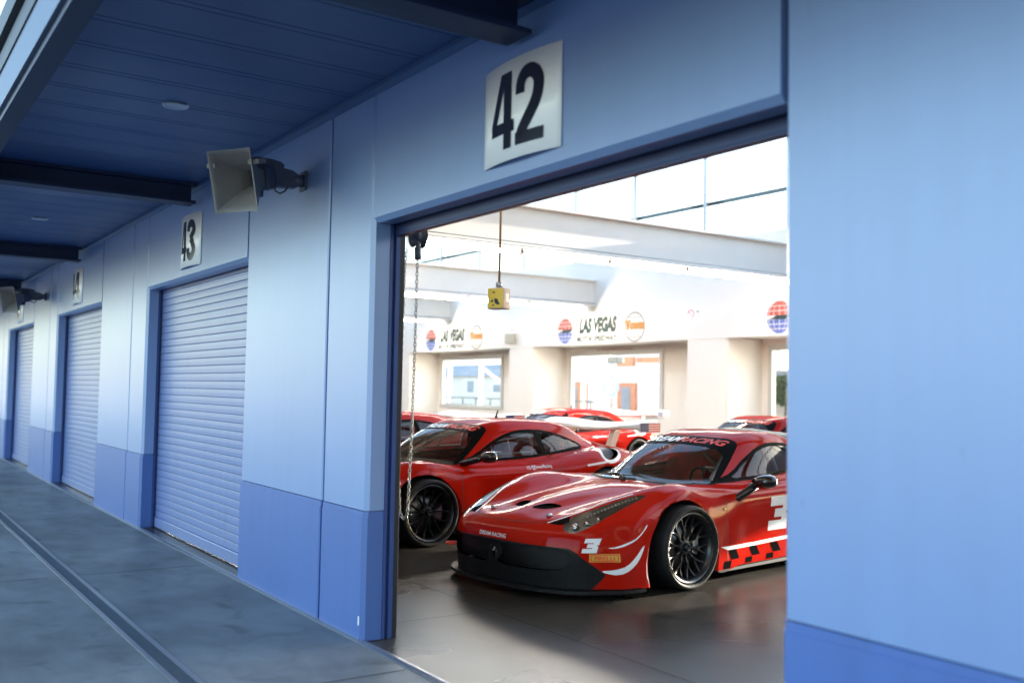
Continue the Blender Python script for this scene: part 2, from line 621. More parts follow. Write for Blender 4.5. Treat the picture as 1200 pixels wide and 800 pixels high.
def make_wheel(car, x, y, kind, steer=0):
    """rim (with its spokes) > tyre, brake disc, caliper, wheel nut; the axle runs along local y, outer face at +y"""
    r, hw = .335, .14
    s = 1 if y > 0 else -1
    bm = bmesh.new()
    prof = [(-.12, .255), (-.10, .245), (.02, .238), (.085, .245), (.118, .262), (.128, .276), (.118, .286), (.10, .286)]
    lathe(bm, prof, 64, mi=0)
    lathe(bm, [(.112, .260), (.1295, .273), (.1295, .280), (.119, .287)], 64, mi=1)
    # spokes
    def spoke(t0, t1, r0, r1, w0, w1, d0, d1):
        for face_side in (1,):
            n = 5
            rings = []
            for i in range(n + 1):
                k = i / n
                rr = r0 + (r1 - r0) * k
                tt = t0 + (t1 - t0) * k
                w = w0 + (w1 - w0) * k
                dep = d0 + (d1 - d0) * k - .012 * math.sin(math.pi * k)
                cx, cz = rr * math.cos(tt), rr * math.sin(tt)
                px, pz = -math.sin(tt), math.cos(tt)
                rings.append([bm.verts.new((cx + px * w, dep - .022, cz + pz * w)), bm.verts.new((cx + px * w * .55, dep, cz + pz * w * .55)),
                              bm.verts.new((cx - px * w * .55, dep, cz - pz * w * .55)), bm.verts.new((cx - px * w, dep - .022, cz - pz * w))])
            for i in range(n):
                A, B = rings[i], rings[i + 1]
                for q in range(3):
                    f = bm.faces.new((A[q], A[q + 1], B[q + 1], B[q]))
                    f.smooth = False
    if kind == 458:
        for k in range(10):
            t = 2 * math.pi * (k + .25) / 10
            spoke(t, t, .05, .13, .013, .012, .07, .078)
            for sg in (-1, 1):
                spoke(t, t + sg * .19, .125, .247, .010, .009, .078, .095)
    else:
        for k in range(7):
            t = 2 * math.pi * (k + .25) / 7
            for sg in (-1, 1):
                spoke(t + sg * .06, t + sg * .25, .05, .247, .013, .010, .07, .095)
    lathe(bm, [(.05, .005), (.075, .05), (.06, .062), (.03, .066)], 32)
    rim = obj('wheel', bm, ['rim_black', 'rim_lip'], car, (x, s * y if y < 0 else y, r))
    rim.location = (x, y, r)
    rim.rotation_euler = (0, 0, (0 if s > 0 else math.pi) + steer)
    bm = bmesh.new()
    tp = [(.118, .286), (.132, .290), (.143, .300), (.146, .312), (.138, .326), (.122, .3335), (.10, .335), (0, .335), (-.10, .335), (-.122, .3335), (-.138, .326), (-.146, .312), (-.143, .300), (-.13, .286)]
    lathe(bm, tp, 72)
    obj('tyre', bm, 'rubber', rim)
    bm = bmesh.new()
    lathe(bm, [(-.02, .06), (-.02, .185), (.008, .185), (.008, .06)], 48)
    obj('brake_disc', bm, 'disc_steel', rim)
    bm = bmesh.new()
    pts = []
    for k in range(9):
        t = R(-25 + 50 * k / 8) + (0 if x > 0 else math.pi) * (1 if s > 0 else 0) + (math.pi if (s < 0 and x > 0) else 0)
        pts.append((.195 * math.cos(t + math.pi), .195 * math.sin(t + math.pi)))
    for k in range(9):
        t = R(25 - 50 * k / 8) + (0 if x > 0 else math.pi) * (1 if s > 0 else 0) + (math.pi if (s < 0 and x > 0) else 0)
        pts.append((.125 * math.cos(t + math.pi), .125 * math.sin(t + math.pi)))
    prism(bm, pts, -.035, .035, axis='y')
    obj('brake_caliper', bm, 'steel', rim)
    bm = bmesh.new()
    lathe(bm, [(.066, .034), (.098, .030), (.104, .022), (.09, .016), (.09, .002)], 8)
    obj('wheel_nut', bm, 'rim_black', rim)
    return rim

def strip_pts(line, w):
    """a thin ribbon polygon round a polyline"""
    L, Rr = [], []
    n = len(line)
    for i, (x, y) in enumerate(line):
        a = line[max(i - 1, 0)]; b = line[min(i + 1, n - 1)]
        dx, dy = b[0] - a[0], b[1] - a[1]
        d = math.hypot(dx, dy) or 1
        L.append((x - dy / d * w / 2, y + dx / d * w / 2))
        Rr.append((x + dy / d * w / 2, y - dx / d * w / 2))
    return L + Rr[::-1]

def decal(name, pts, bvh, fn, m, car, off=.002, step=.03, label=None):
    bm = grid_poly(pts, step)
    project(bm, bvh, fn, off)
    o = obj(name, bm, m, car)
    if label: o['label'] = label
    return o

def text_decal(name, s, h, bvh, fn, m, car, off=.0025, xs=1., bold=.02, shear=.2, step=.04):
    bm = text_bm(s, h, xs, bold, shear)
    gridcut(bm, step)
    project(bm, bvh, fn, off)
    return obj(name, bm, m, car)

def block3(h, w, t, shear=.2):
    """a squarish 3 drawn with straight strokes, sharp cut ends"""
    P = [(0, h), (w, h), (w, h * .56), (w - t * .45, h * .5), (w, h * .44), (w, 0), (0, 0), (0, t), (w - t * 1.15, t), (w - t * 1.15, h * .5 - t * .45), (w * .28, h * .5 - t * .45), (w * .28, h * .5 + t * .45), (w - t * 1.15, h * .5 + t * .45), (w - t * 1.15, h - t), (0, h - t)]
    return [(x - w / 2 + (y - h / 2) * shear, y - h / 2) for x, y in P]

def make_car(model, name, label, cat, loc, deg, group):
    car = thing(name, label, cat, (loc[0], loc[1], 0), R(deg), group)
    T = cage458() if model == 458 else cage430()
    bm = body_bm(T)
    bvh = BVHTree.FromBMesh(bm)
    SL = ['red_paint', 'carbon', 'decal_white', 'black_trim', 'gloss_black', 'seam']
    # wheel arches
    extract(bm, front_arch).free()
    extract(bm, rear_arch).free()
    arch_lip(bm, 1.275, .245, .465)
    arch_lip(bm, -1.325, .28, .43)
    # black lower bumper with its mouth
    if model == 458:
        blk = [(0, .408), (.30, .403), (.52, .396), (.66, .388), (.705, .355), (.75, .30), (.79, .25), (.835, .19), (.775, .085), (0, .06)]
        mth = chaikin([(0, .388), (.40, .386), (.645, .384), (.685, .33), (.665, .262), (.60, .218), (.40, .212), (0, .208)], 1)
    else:
        blk = [(0, .30), (.40, .30), (.60, .28), (.80, .20), (.80, .06), (0, .06)]
        mth = [(0, .36), (.30, .36), (.62, .34), (.66, .25), (.55, .19), (0, .18)]
    fb = sdf([(b, a) for a, b in [(z, y) for y, z in blk]] + [(-y, z) for y, z in blk[::-1] if y > 0])
    paint(bm, lambda c: fb(c.y, c.z) if c.x > 1.75 else .12, 1)
    fm = sdf(mth + [(-y, z) for y, z in mth[::-1] if y > 0])
    nb = extract(bm, lambda c: fm(c.y, c.z) if c.x > 1.75 else .12)
    for v in nb.verts:
        v.co.x -= .05
    obj('grille_mesh', nb, 'grille_dark', car, smooth=True)
    # windscreen
    if model == 458:
        half = [(.83, 0), (.82, .25), (.785, .45), (.715, .61), (.65, .68), (.575, .685), (.42, .632), (.22, .592), (.06, .555), (-.085, .517), (-.10, .485), (-.08, .33), (-.07, 0)]
    else:
        half = [(1.0, 0), (.985, .25), (.935, .45), (.86, .61), (.79, .68), (.74, .682), (.61, .632), (.43, .594), (.27, .556), (.155, .52), (.135, .49), (.155, .33), (.165, 0)]
    full = mirror_pts(half)
    fw = sdf(chaikin(full, 1))
    ws = extract(bm, lambda c: fw(c.x, c.y) if c.z > .7 else .12)
    inner = mirror_pts([(.785, 0), (.772, .25), (.735, .43), (.66, .585), (.60, .633), (.545, .632), (.41, .587), (.24, .545), (.155, .52), (.13, .495), (.14, .33), (.15, 0)])
    if model != 458:
        inner = [(x + .21, y) for x, y in inner]
    fi = sdf(chaikin(inner, 2))
    paint(ws, lambda c: -fi(c.x, c.y), 1)
    w = obj('windscreen', ws, ['car_glass', 'frit'], car, smooth=True)
    # side glass with its black frame
    if model == 458:
        sw = [(.52, .772), (.36, .812), (.17, .862), (-.06, .985), (-.30, 1.085), (-.54, 1.118), (-.85, 1.10), (-1.12, 1.01), (-1.26, .93), (-1.2, .895), (-.8, .852), (-.3, .805), (.1, .787)]
    else:
        sw = [(.72, .776), (.56, .815), (.38, .875), (.15, 1.005), (-.09, 1.10), (-.35, 1.135), (-.70, 1.115), (-1.02, 1.035), (-1.24, .955), (-1.27, .91), (-1.18, .882), (-.8, .852), (-.3, .81), (.3, .79)]
    sw = chaikin(sw, 1)
    fs_ = sdf(sw)
    side = lambda c: fs_(c.x, c.z) if abs(c.y) > .43 and c.z > .70 else .12
    nb = extract(bm, side)
    frame_w = .030
    paint(nb, lambda c: -(fs_(c.x, c.z) + frame_w), 1)
    if model != 458:                               # pillar between the door glass and the quarter glass
        paint(nb, lambda c: abs(c.x + .55 - (c.z - .95) * .25) - .04, 1)
    for sg, nm in ((1, 'side_window'), (-1, 'side_window')):
        hb = nb.copy()
        bmesh.ops.delete(hb, geom=[f for f in hb.faces if f.calc_center_median().y * sg < 0], context='FACES')
        obj(nm, hb, ['car_glass', 'frit'], car, smooth=True)
    nb.free()
    # engine cover glass
    ec = chaikin(mirror_pts([(-.98, 0), (-.98, .34), (-1.2, .36), (-1.62, .30), (-1.66, 0)]), 1)
    fe = sdf(ec)
    nb = extract(bm, lambda c: fe(c.x, c.y) if c.z > .85 else .12)
    obj('rear_window', nb, 'gloss_black', car, smooth=True)
    # headlamps: the lens, and a bucket behind it
    if model == 458:
        hl = [(2.30, .580), (2.225, .542), (2.11, .532), (1.985, .598), (1.87, .648), (1.71, .700), (1.53, .797), (1.70, .792), (1.89, .772), (2.015, .756), (2.12, .733), (2.21, .700), (2.28, .645)]
    else:
        hl = [(2.24, .60), (2.12, .585), (1.95, .64), (1.75, .71), (1.62, .78), (1.75, .80), (1.95, .775), (2.12, .72), (2.22, .66)]
    hl = chaikin(hl, 1)
    fh = sdf(hl)
    nb = extract(bm, lambda c: fh(c.x, abs(c.y)) if c.z > .42 else .12)
    for sg in (1, -1):
        hb = nb.copy()
        bmesh.ops.delete(hb, geom=[f for f in hb.faces if f.calc_center_median().y * sg < 0], context='FACES')
        hb.normal_update()
        bk = hb.copy()
        lens = obj('headlamp', hb, ['lamp_glass'], car, smooth=True)
        bd = [e for e in bk.edges if len(e.link_faces) == 1]
        nn = {v: v.normal.copy() for v in bk.verts}
        g = bmesh.ops.extrude_face_region(bk, geom=bk.faces[:])['geom']
        vs = [v for v in g if isinstance(v, bmesh.types.BMVert)]
        cx = sum(v.co.x for v in vs) / len(vs); cy = sum(v.co.y for v in vs) / len(vs)
        for v in vs:
            v.co += Vector(((cx - v.co.x) * .10, (cy - v.co.y) * .14, -.030))
        old = [f for f in bk.faces if all(v not in set(vs) for v in f.verts)]
        bmesh.ops.delete(bk, geom=old, context='FACES')
        for f in bk.faces:
            if f.calc_center_median().x > 2.0: f.material_index = 1
        obj('lamp_bucket', bk, ['lamp_bucket', 'lamp_reflector'], lens, smooth=True)
        bl = bmesh.new()
        for k in range(15):
            t = k / 14
            px = 2.06 + (1.64 - 2.06) * t; py = (.622 + (.748 - .622) * t) * sg
            h = bvh.ray_cast(Vector((px, py, 3)), Vector((0, 0, -1)))[0]
            bmesh.ops.create_icosphere(bl, subdivisions=2, radius=.0125, matrix=Matrix.Translation((px, py, h.z - .014)))
        obj('led_row', bl, 'led', lens, smooth=True)
        bl = bmesh.new()
        for px, py, rr in ((2.19, .615, .040), (2.10, .655, .034), (2.01, .69, .028)):
            h = bvh.ray_cast(Vector((px, py * sg, 3)), Vector((0, 0, -1)))[0]
            bmesh.ops.create_uvsphere(bl, u_segments=20, v_segments=12, radius=rr, matrix=Matrix.Translation((px, py * sg, h.z - .040)))
        obj('lamp_projector', bl, 'chrome', lens, smooth=True)
    nb.free()
    # hood vents
    if model == 458:
        for pts in ([(2.136, .045), (2.06, .052), (1.96, .10), (1.925, .235), (2.0, .235), (2.10, .175)],):
            fv = sdf(chaikin(pts, 2))
            nb = extract(bm, lambda c: fv(c.x, abs(c.y)) if c.z > .5 else .12)
            for v in nb.verts:
                v.co.z -= .018 * min(1, max(0, (2.14 - v.co.x) / .2))
            obj('hood_vent', nb, 'decal_black', car, smooth=True)
    # lower flank: dark sill under the paint
    paint(bm, lambda c: c.z - .098 if -.95 < c.x < 1.0 else .12, 1)
    if model != 458:
        # dark intake in the rear shoulder, white surround
        oc = chaikin([(-1.34, .885), (-1.45, .925), (-1.60, .925), (-1.63, .86), (-1.52, .79), (-1.36, .765), (-1.30, .82)], 2)
        fo = sdf(oc)
        paint(bm, lambda c: fo(c.x, c.z) - .04 if abs(c.y) > .62 else .12, 2)
        nb = extract(bm, lambda c: fo(c.x, c.z) if abs(c.y) > .62 else .12)
        for v in nb.verts:
            v.co.y -= math.copysign(.07, v.co.y)
        for sg in (1, -1):
            hb = nb.copy()
            bmesh.ops.delete(hb, geom=[f for f in hb.faces if f.calc_center_median().y * sg < 0], context='FACES')
            obj('shoulder_intake', hb, 'black_trim', car, smooth=True)
        nb.free()
    obj('body', bm, SL, car, smooth=True)
    # liners inside the arches, floor
    for cx, cz, r in ((1.275, .245, .49), (-1.325, .28, .45)):
        for sg in (1, -1):
            bl = bmesh.new()
            rings = []
            for yy in (.93, .50):
                ring = []
                for k in range(25):
                    t = R(-20 + 220 * k / 24)
                    ring.append(bl.verts.new((cx + r * math.cos(t), sg * yy, cz + r * math.sin(t))))
                rings.append(ring)
            for k in range(24):
                bl.faces.new((rings[0][k], rings[0][k + 1], rings[1][k + 1], rings[1][k]))
            bl.faces.new(rings[1])
            for v in bl.verts:
                if v.co.z > .70: v.co.z = .70
                if abs(v.co.y) > .9: v.co.y = math.copysign(.90, v.co.y)
            obj('wheel_arch_liner', bl, 'cabin_black', car, smooth=True)
    bl = bmesh.new()
    prism(bl, [(2.30, -.60), (2.10, -.78), (1.78, -.90), (1.78, -.52), (.74, -.52), (.74, -.90), (-.85, -.90), (-.85, -.52), (-1.8, -.52), (-1.9, -.80), (-2.05, -.55),
               (-2.05, .55), (-1.9, .80), (-1.8, .52), (-.85, .52), (-.85, .90), (.74, .90), (.74, .52), (1.78, .52), (1.78, .90), (2.10, .78), (2.30, .60)], .07, .105)
    obj('floor_pan', bl, 'cabin_black', car)
    # splitter
    bl = bmesh.new()
    edge = [(2.485, 0), (2.475, .26), (2.425, .50), (2.335, .70), (2.22, .825), (2.10, .90), (1.98, .945), (1.86, .972), (1.76, .985)]
    edge = [(x + .022, y * (.965 if y < .93 else 1)) for x, y in edge] if model == 458 else [(x - .05, y) for x, y in edge]
    inn = [(x - .22 if x > 2 else x - .02, max(0, y - (.10 if y > .4 else 0))) for x, y in edge]
    out = edge + [(1.74, .90), (1.74, .55), (1.9, 0)]
    out = out[:-1] + [(1.9, .3)]
    whole = out + [(x, -y) for x, y in out[::-1] if y > 0]
    prism(bl, whole, .055, .078)
    obj('front_splitter', bl, 'carbon', car)
    # rear diffuser / tail board
    bl = bmesh.new()
    box(bl, -2.14, -1.72, -.80, .80, .16, .22, bevel=.01)
    for yy in (-.6, -.3, 0, .3, .6):
        box(bl, -2.15, -1.75, yy - .008, yy + .008, .08, .158)
    obj('diffuser', bl, 'carbon', car)
    # wheels
    for x, y, st in ((1.235, .868, R(-3)), (1.235, -.868, R(-3)), (-1.325, .845, 0), (-1.325, -.845, 0)):
        make_wheel(car, x, y, model, st)
    # mirrors
    for sg in ((1,) if model == 458 else (1, -1)):
        bl = bmesh.new()
        pts = [(.50, sg * .84, .645), (.46, sg * .895, .675), (.40, sg * .95, .74), (.34, sg * .99, .80)]
        if model != 458:
            pts = [(.66, sg * .75, .79), (.64, sg * .83, .81), (.60, sg * .91, .84), (.57, sg * .96, .86)]
        tube(bl, pts, [.040, .036, .034, .042], 12)
        bmesh.ops.scale(bl, vec=(1.3, 1, 1), verts=bl.verts[:], space=Matrix.Translation(-Vector(pts[1])))
        wm = obj('mirror_arm', bl, 'gloss_black', car)
        bl = bmesh.new()
        bmesh.ops.create_uvsphere(bl, u_segments=28, v_segments=16, radius=1)
        for v in bl.verts:
            x, y, z = v.co
            if x < -.2: x = -.2 + (x + .2) * .25
            k = .85 + .25 * (y * sg)
            z = math.copysign(abs(z) ** .8, z)
            v.co = (x * .115 * k, y * .132, z * .062 * (1 + .12 * y * sg))
        cen = (.30, sg * 1.05, .818) if model == 458 else (.54, sg * 1.03, .868)
        wm2 = obj('wing_mirror', bl, 'gloss_black', car, cen, smooth=True)
        wm2.rotation_euler = (R(7 * sg), 0, R(-8 * sg))
        bl = bmesh.new()
        bmesh.ops.create_circle(bl, cap_ends=True, segments=24, radius=1)
        for v in bl.verts:
            v.co = (-.0385, v.co.x * .095, v.co.y * .038)
        obj('mirror_glass', bl, 'chrome', wm2)
    # cabin
    bl = bmesh.new()
    sec = [(.78, .60), (.66, .755), (.50, .775), (.34, .765), (.27, .72), (.24, .60), (.30, .52), (.78, .52)]
    prism(bl, [(a, b) for a, b in sec], -.60, .60, axis='y')
    bmesh.ops.bevel(bl, geom=bl.edges[:], offset=.025, segments=3, affect='EDGES')
    obj('dashboard', bl, 'dash_grey', car, smooth=True)
    bl = bmesh.new()
    box(bl, -.92, .70, -.66, .66, .12, .20)
    box(bl, -.96, -.90, -.60, .60, .20, .98)
    for sg in (1, -1):
        prism(bl, [(.70, .2), (.70, .72), (-.9, .74), (-.9, .2)], sg * .66 - .02, sg * .66 + .02, axis='y')
    obj('cockpit_tub', bl, 'tub_red', car)
    for sg in (1, -1):
        bl = bmesh.new()
        secs = []
        prof = [(.16, .30, .22), (.0, .29, .25), (-.25, .25, .25), (-.36, .30, .24), (-.44, .50, .25), (-.52, .74, .25), (-.57, .90, .20), (-.60, 1.0, .15), (-.61, 1.06, .11)]
        for px, pz, hw in prof:
            secs.append([bl.verts.new((px + .10, sg * .36 - hw, pz + .07)), bl.verts.new((px, sg * .36 - hw * .7, pz)), bl.verts.new((px - .02, sg * .36, pz - .01)),
                         bl.verts.new((px, sg * .36 + hw * .7, pz)), bl.verts.new((px + .10, sg * .36 + hw, pz + .07))])
        for a, b in zip(secs, secs[1:]):
            for k in range(4):
                bl.faces.new((a[k], a[k + 1], b[k + 1], b[k]))
        ret = bmesh.ops.solidify(bl, geom=bl.faces[:], thickness=.05)
        bmesh.ops.subdivide_edges(bl, edges=bl.edges[:], cuts=1, use_grid_fill=True, smooth=.4)
        obj('seat', bl, 'seat_red', car, smooth=True)
    bl = bmesh.new()
    cc = Vector((.20, .36, .74))
    rot = Matrix.Rotation(R(-68), 3, 'Y')
    ring = [cc + rot @ Vector((.165 * math.cos(t), .165 * math.sin(t), 0)) for t in [2 * math.pi * k / 28 for k in range(28)]]
    tube(bl, ring, .014, 8, closed=True)
    for t in (0, R(120), R(240)):
        tube(bl, [cc, cc + rot @ Vector((.16 * math.cos(t), .16 * math.sin(t), 0))], .012, 6)
    tube(bl, [cc, cc + Vector((.16, 0, -.05))], .03, 8)
    obj('steering_wheel', bl, 'black_trim', car)
    bl = bmesh.new()
    for sg in (1, -1):
        tube(bl, [(-.72, sg * .55, .22), (-.72, sg * .54, .80), (-.70, sg * .44, 1.06), (-.62, sg * .36, 1.12)], .02, 8)
        tube(bl, [(-.68, sg * .40, 1.09), (-.20, sg * .42, 1.07), (.10, sg * .47, .99), (.42, sg * .58, .81), (.46, sg * .60, .25)], .019, 8)
        tube(bl, [(-.70, sg * .54, .45), (.0, sg * .60, .56), (.42, sg * .60, .60)], .019, 8)
    tube(bl, [(-.68, -.42, 1.08), (-.68, .42, 1.08)], .02, 8)
    tube(bl, [(-.72, .53, .35), (-.70, -.44, 1.04)], .02, 8)
    tube(bl, [(-.72, -.53, .80), (-.72, .53, .80)], .02, 8)
    obj('roll_cage', bl, 'cage_grey', car)
    # wipers, aerial, hood catches, tow loop
    bl = bmesh.new()
    def onto(x, y, dz=.0):
        h = bvh.ray_cast(Vector((x, y, 3)), Vector((0, 0, -1)))[0]
        return Vector((x, y, h.z + dz))
    wx = 0 if model == 458 else .2
    tube(bl, [onto(.86 + wx, -.05, .015), onto(.74 + wx, -.22, .03), onto(.70 + wx, -.42, .022)], [.014, .011, .007], 6)
    tube(bl, [onto(.74 + wx, -.02, .016), onto(.735 + wx, -.3, .016), onto(.67 + wx, -.52, .016)], .006, 6)
    tube(bl, [onto(.88 + wx, -.05, -.01), onto(.86 + wx, -.05, .03)], .02, 8)
    obj('wiper', bl, 'black_trim', car)
    if model != 458:
        bl = bmesh.new()
        tube(bl, [onto(-.42, 0, -.005), onto(-.43, 0, .03), onto(-.45, 0, .085)], [.018, .012, .008], 8)
        obj('aerial', bl, 'black_trim', car)
    for sg in (1, -1):
        bl = bmesh.new()
        p = onto(2.19, sg * .33, .004)
        lathe(bl, [(0, .024), (.006, .024), (.009, .016), (.012, .004)], 16, axis='z', center=p)
        tube(bl, [p + Vector((-.03, 0, .010)), p + Vector((.03, 0, .010))], .007, 6)
        obj('hood_catch', bl, 'steel', car)
    bl = bmesh.new()
    if model == 458:
        c0 = Vector((2.20, -.80, .235))
        tube(bl, [c0 + Vector((.0 + .05 * math.cos(t), -.055 + .055 * math.sin(t), 0)) for t in [2 * math.pi * k / 18 for k in range(18)]], .009, 6, closed=True)
        obj('tow_loop', bl, 'decal_red', car)
    else:
        bl.free()
    # rear wing
    bl = bmesh.new()
    zt = 1.12 if model == 458 else 1.155
    x0 = -1.62 if model == 458 else -1.95
    N = 10
    prev = None
    rings = []
    for k in range(N + 1):
        y = -.92 + 1.84 * k / N
        dip = .035 * math.exp(-(abs(y) / .45) ** 4)
        ring = []
        for (u, v) in ((0, .0), (.02, .026), (.10, .042), (.20, .036), (.32, .024), (.33, .012), (.20, -.012), (.06, -.026)):
            ring.append(bl.verts.new((x0 - u * (1 + .2 * math.exp(-(abs(y) / .5) ** 4)), y, zt - .035 + v + u * .24 - dip)))
        rings.append(ring)
    for a, b in zip(rings, rings[1:]):
        for k in range(8):
            bl.faces.new((a[k], b[k], b[(k + 1) % 8], a[(k + 1) % 8]))
    bl.faces.new(rings[0]); bl.faces.new(rings[-1][::-1])
    wing = obj('rear_wing', bl, 'decal_white' if model != 458 else 'carbon', car, smooth=True)
    for sg in (1, -1):
        bl = bmesh.new()
        yy = sg * .925
        box(bl, x0 - .36, x0 + .02, yy - .006, yy + .006, zt - .075, zt + .045)
        ep = obj('end_plate', bl, 'decal_white', wing)
        # flag graphic on the outer face: blue canton at the front, stripes behind
        bl = bmesh.new()
        yo = yy + sg * .0075
        def q(xa, xb, za, zb, mi):
            f = bl.faces.new([bl.verts.new(p) for p in ((xa, yo, za), (xb, yo, za), (xb, yo, zb), (xa, yo, zb))])
            f.material_index = mi
        q(x0 + .015, x0 - .14, zt - .07, zt + .04, 0)
        for k in range(4):
            za = zt - .068 + k * .029
            q(x0 - .142, x0 - .355, za, za + .015, 1)
        obj('flag_graphic', bl, ['flag_blue', 'decal_red'], ep)
    for sg in (1, -1):
        bl = bmesh.new()
        prism(bl, [(x0 - .08, zt - .06), (x0 - .20, zt - .04), (-2.03, .87), (-1.93, .88)], sg * .36 - .007, sg * .42 + .007, axis='y')
        obj('wing_post', bl, 'carbon' if model == 458 else 'decal_white', wing)
    # seams
    sm = lambda n, line, w, fn: decal(n, strip_pts(line, w), bvh, fn, 'seam', car, .0012, .05)
    dx = 0 if model == 458 else .12
    for sg in (1, -1):
        sm('door_seam', [(.595 + dx * 1.6, .762), (.640 + dx * 1.4, .72), (.665 + dx, .66), (.672 + dx, .50), (.675 + dx, .27), (.66 + dx, .11)], .007, side_xz(sg))
        sm('door_seam', [(-.60, .825), (-.66, .77), (-.70, .60), (-.66, .40), (-.58, .22), (-.56, .11)], .007, side_xz(sg))
        sm('wing_seam', [(1.22, .72), (1.20, .76), (1.18, .80)], .006, side_xz(sg))
    hs = [(2.02, .535), (2.20, .470), (2.31, .40), (2.375, .22), (2.388, 0)]
    sm('hood_seam', chaikin(hs + [(x, -y) for x, y in hs[-2::-1]], 2, False), .008, top_xy())
    for sg in (1, -1):
        sm('hood_seam', chaikin([(1.52, sg * .79), (1.25, sg * .74), (1.06, sg * .70), (.98, sg * .69)], 2, False), .006, top_xy())
    # graphics
    XB = .040 if model == 458 else .265
    bm_l = text_bm('DREAM', .082, 1.25, .03, .25)
    def ban(u0, sgn=1):
        # text on the windscreen band, read from in front: u runs along +y
        return lambda u, v: ((XB - v * 1.4 - .03 * ((u + u0) / .45) ** 2, u + u0, 3), (0, 0, -1))
    gridcut(bm_l, .04)
    project(bm_l, bvh, ban(-.255), .004)
    obj('banner_lettering', bm_l, 'decal_white', w)
    bm_l = text_bm('RACING', .082, 1.25, .03, .25)
    gridcut(bm_l, .04)
    project(bm_l, bvh, ban(.20), .004)
    obj('banner_lettering', bm_l, 'decal_red', w)
    if model == 458:
        text_decal('nose_lettering', 'DREAM RACING', .030, bvh, lambda u, v: ((4, u, .436 + v), (-1, 0, 0)), 'decal_white', car, xs=1.05, bold=.02, shear=0)
        for sg in (1, -1):
            # race number, supplier plate and pale crescents on the bumper corner, seen from the side
            P = block3(.105, .105, .032, .12)
            decal('race_number', P, bvh, lambda u, v, sg=sg: ((4, .765 * sg + u * .62, .409 + v), (-1, 0, 0)), 'decal_white', car)
            pl = decal('supplier_plate', [(2.192, .288), (1.995, .288), (1.995, .348), (2.192, .348)], bvh, side_xz(sg), 'decal_yellow', car)
            decal('plate_frame', [(2.182, .293), (2.005, .293), (2.005, .343), (2.182, .343), (2.182, .337), (2.011, .337), (2.011, .299), (2.176, .299), (2.176, .337), (2.182, .337)], bvh, side_xz(sg), 'decal_red', pl, .003)
            text_decal('plate_lettering', 'PIRELLI', .030, bvh, onto_side(sg, 2.0935, .317, 0, 1 if sg > 0 else 1), 'decal_red', pl, off=.0035, xs=1.05, bold=.025, shear=0)
            up = chaikin([(2.073, .392), (2.006, .396), (1.888, .441), (1.799, .493), (1.733, .560), (1.737, .534), (1.826, .463), (1.935, .405), (2.021, .384)], 1)
            decal('pale_crescent', up, bvh, side_xz(sg), 'decal_white', car)
            lo = chaikin([(2.112, .222), (2.038, .226), (1.942, .259), (1.865, .318), (1.787, .400), (1.770, .394), (1.833, .290), (1.913, .225), (2.004, .188), (2.083, .203)], 1)
            decal('pale_crescent', lo, bvh, side_xz(sg), 'decal_white', car)
            decal('lamp_highlight', strip_pts(chaikin([(2.30, .425 * sg), (2.13, .495 * sg), (1.98, .560 * sg), (1.80, .628 * sg), (1.62, .700 * sg)], 2, False), .016), bvh, top_xy(), 'decal_white', car)  # highlight along the headlamp's upper edge, painted as a white strip
            decal('lamp_wedge', [(2.30, .44 * sg), (2.14, .512 * sg), (2.20, .56 * sg), (2.27, .54 * sg)], bvh, top_xy(), 'decal_black', car)
            decal('sill_stripe', [(.775, .291), (.248, .283), (-.283, .296), (-.90, .31), (-.90, .275), (-.281, .264), (.25, .252), (.675, .257)], bvh, side_xz(sg), 'decal_white', car)
            for k in range(5):
                xx = .659 - k * .338
                decal('check', [(xx, .254), (xx - .12, .254), (xx - .172, .172), (xx - .045, .172)], bvh, side_xz(sg), 'decal_black', car)
                decal('check', [(xx + .06 - .0, .166), (xx - .05, .166), (xx - .03, .102), (xx + .08, .102)], bvh, side_xz(sg), 'decal_black', car)
            P = block3(.30, .30, .085, .12)
            decal('race_number', P, bvh, lambda u, v, sg=sg: ((-.16 - u * 1.0 * (1 if sg > 0 else -1) * sg * sg, sg * 3, .51 + v), (0, -sg, 0)), 'decal_white', car)
            bl = bmesh.new()
            p = bvh.ray_cast(Vector((.70, sg * 3, .60)), Vector((0, -sg, 0)))[0]
            bmesh.ops.create_uvsphere(bl, u_segments=12, v_segments=8, radius=.016, matrix=Matrix.Translation(p))
            obj('side_repeater', bl, 'decal_yellow', car, smooth=True)
        # prancing animal badge in the mouth, on its dark shield
        bl = bmesh.new()
        prism(bl, chaikin([(-.085, .365), (.085, .365), (.07, .27), (.0, .225), (-.07, .27)], 1), 2.445, 2.462, axis='x')
        sh = obj('grille_badge', bl, 'carbon', car)
        bl = bmesh.new()
        hp = [(-.012, .262), (-.004, .262), (.004, .282), (.014, .268), (.022, .262), (.014, .284), (.012, .296), (.020, .304), (.030, .300), (.022, .312), (.010, .312), (.006, .322), (.012, .332), (.004, .338), (-.006, .330), (-.008, .312), (-.018, .318), (-.026, .310), (-.016, .304), (-.010, .296), (-.012, .280)]
        prism(bl, hp, 2.462, 2.467, axis='x')
        obj('badge_emblem', bl, 'chrome', sh)
        # vertical ducts behind the mesh
        bl = bmesh.new()
        for yy in (-.26, .26):
            box(bl, 2.37, 2.41, yy - .008, yy + .008, .215, .38)
        obj('grille_divider', bl, 'carbon', car)
    else:
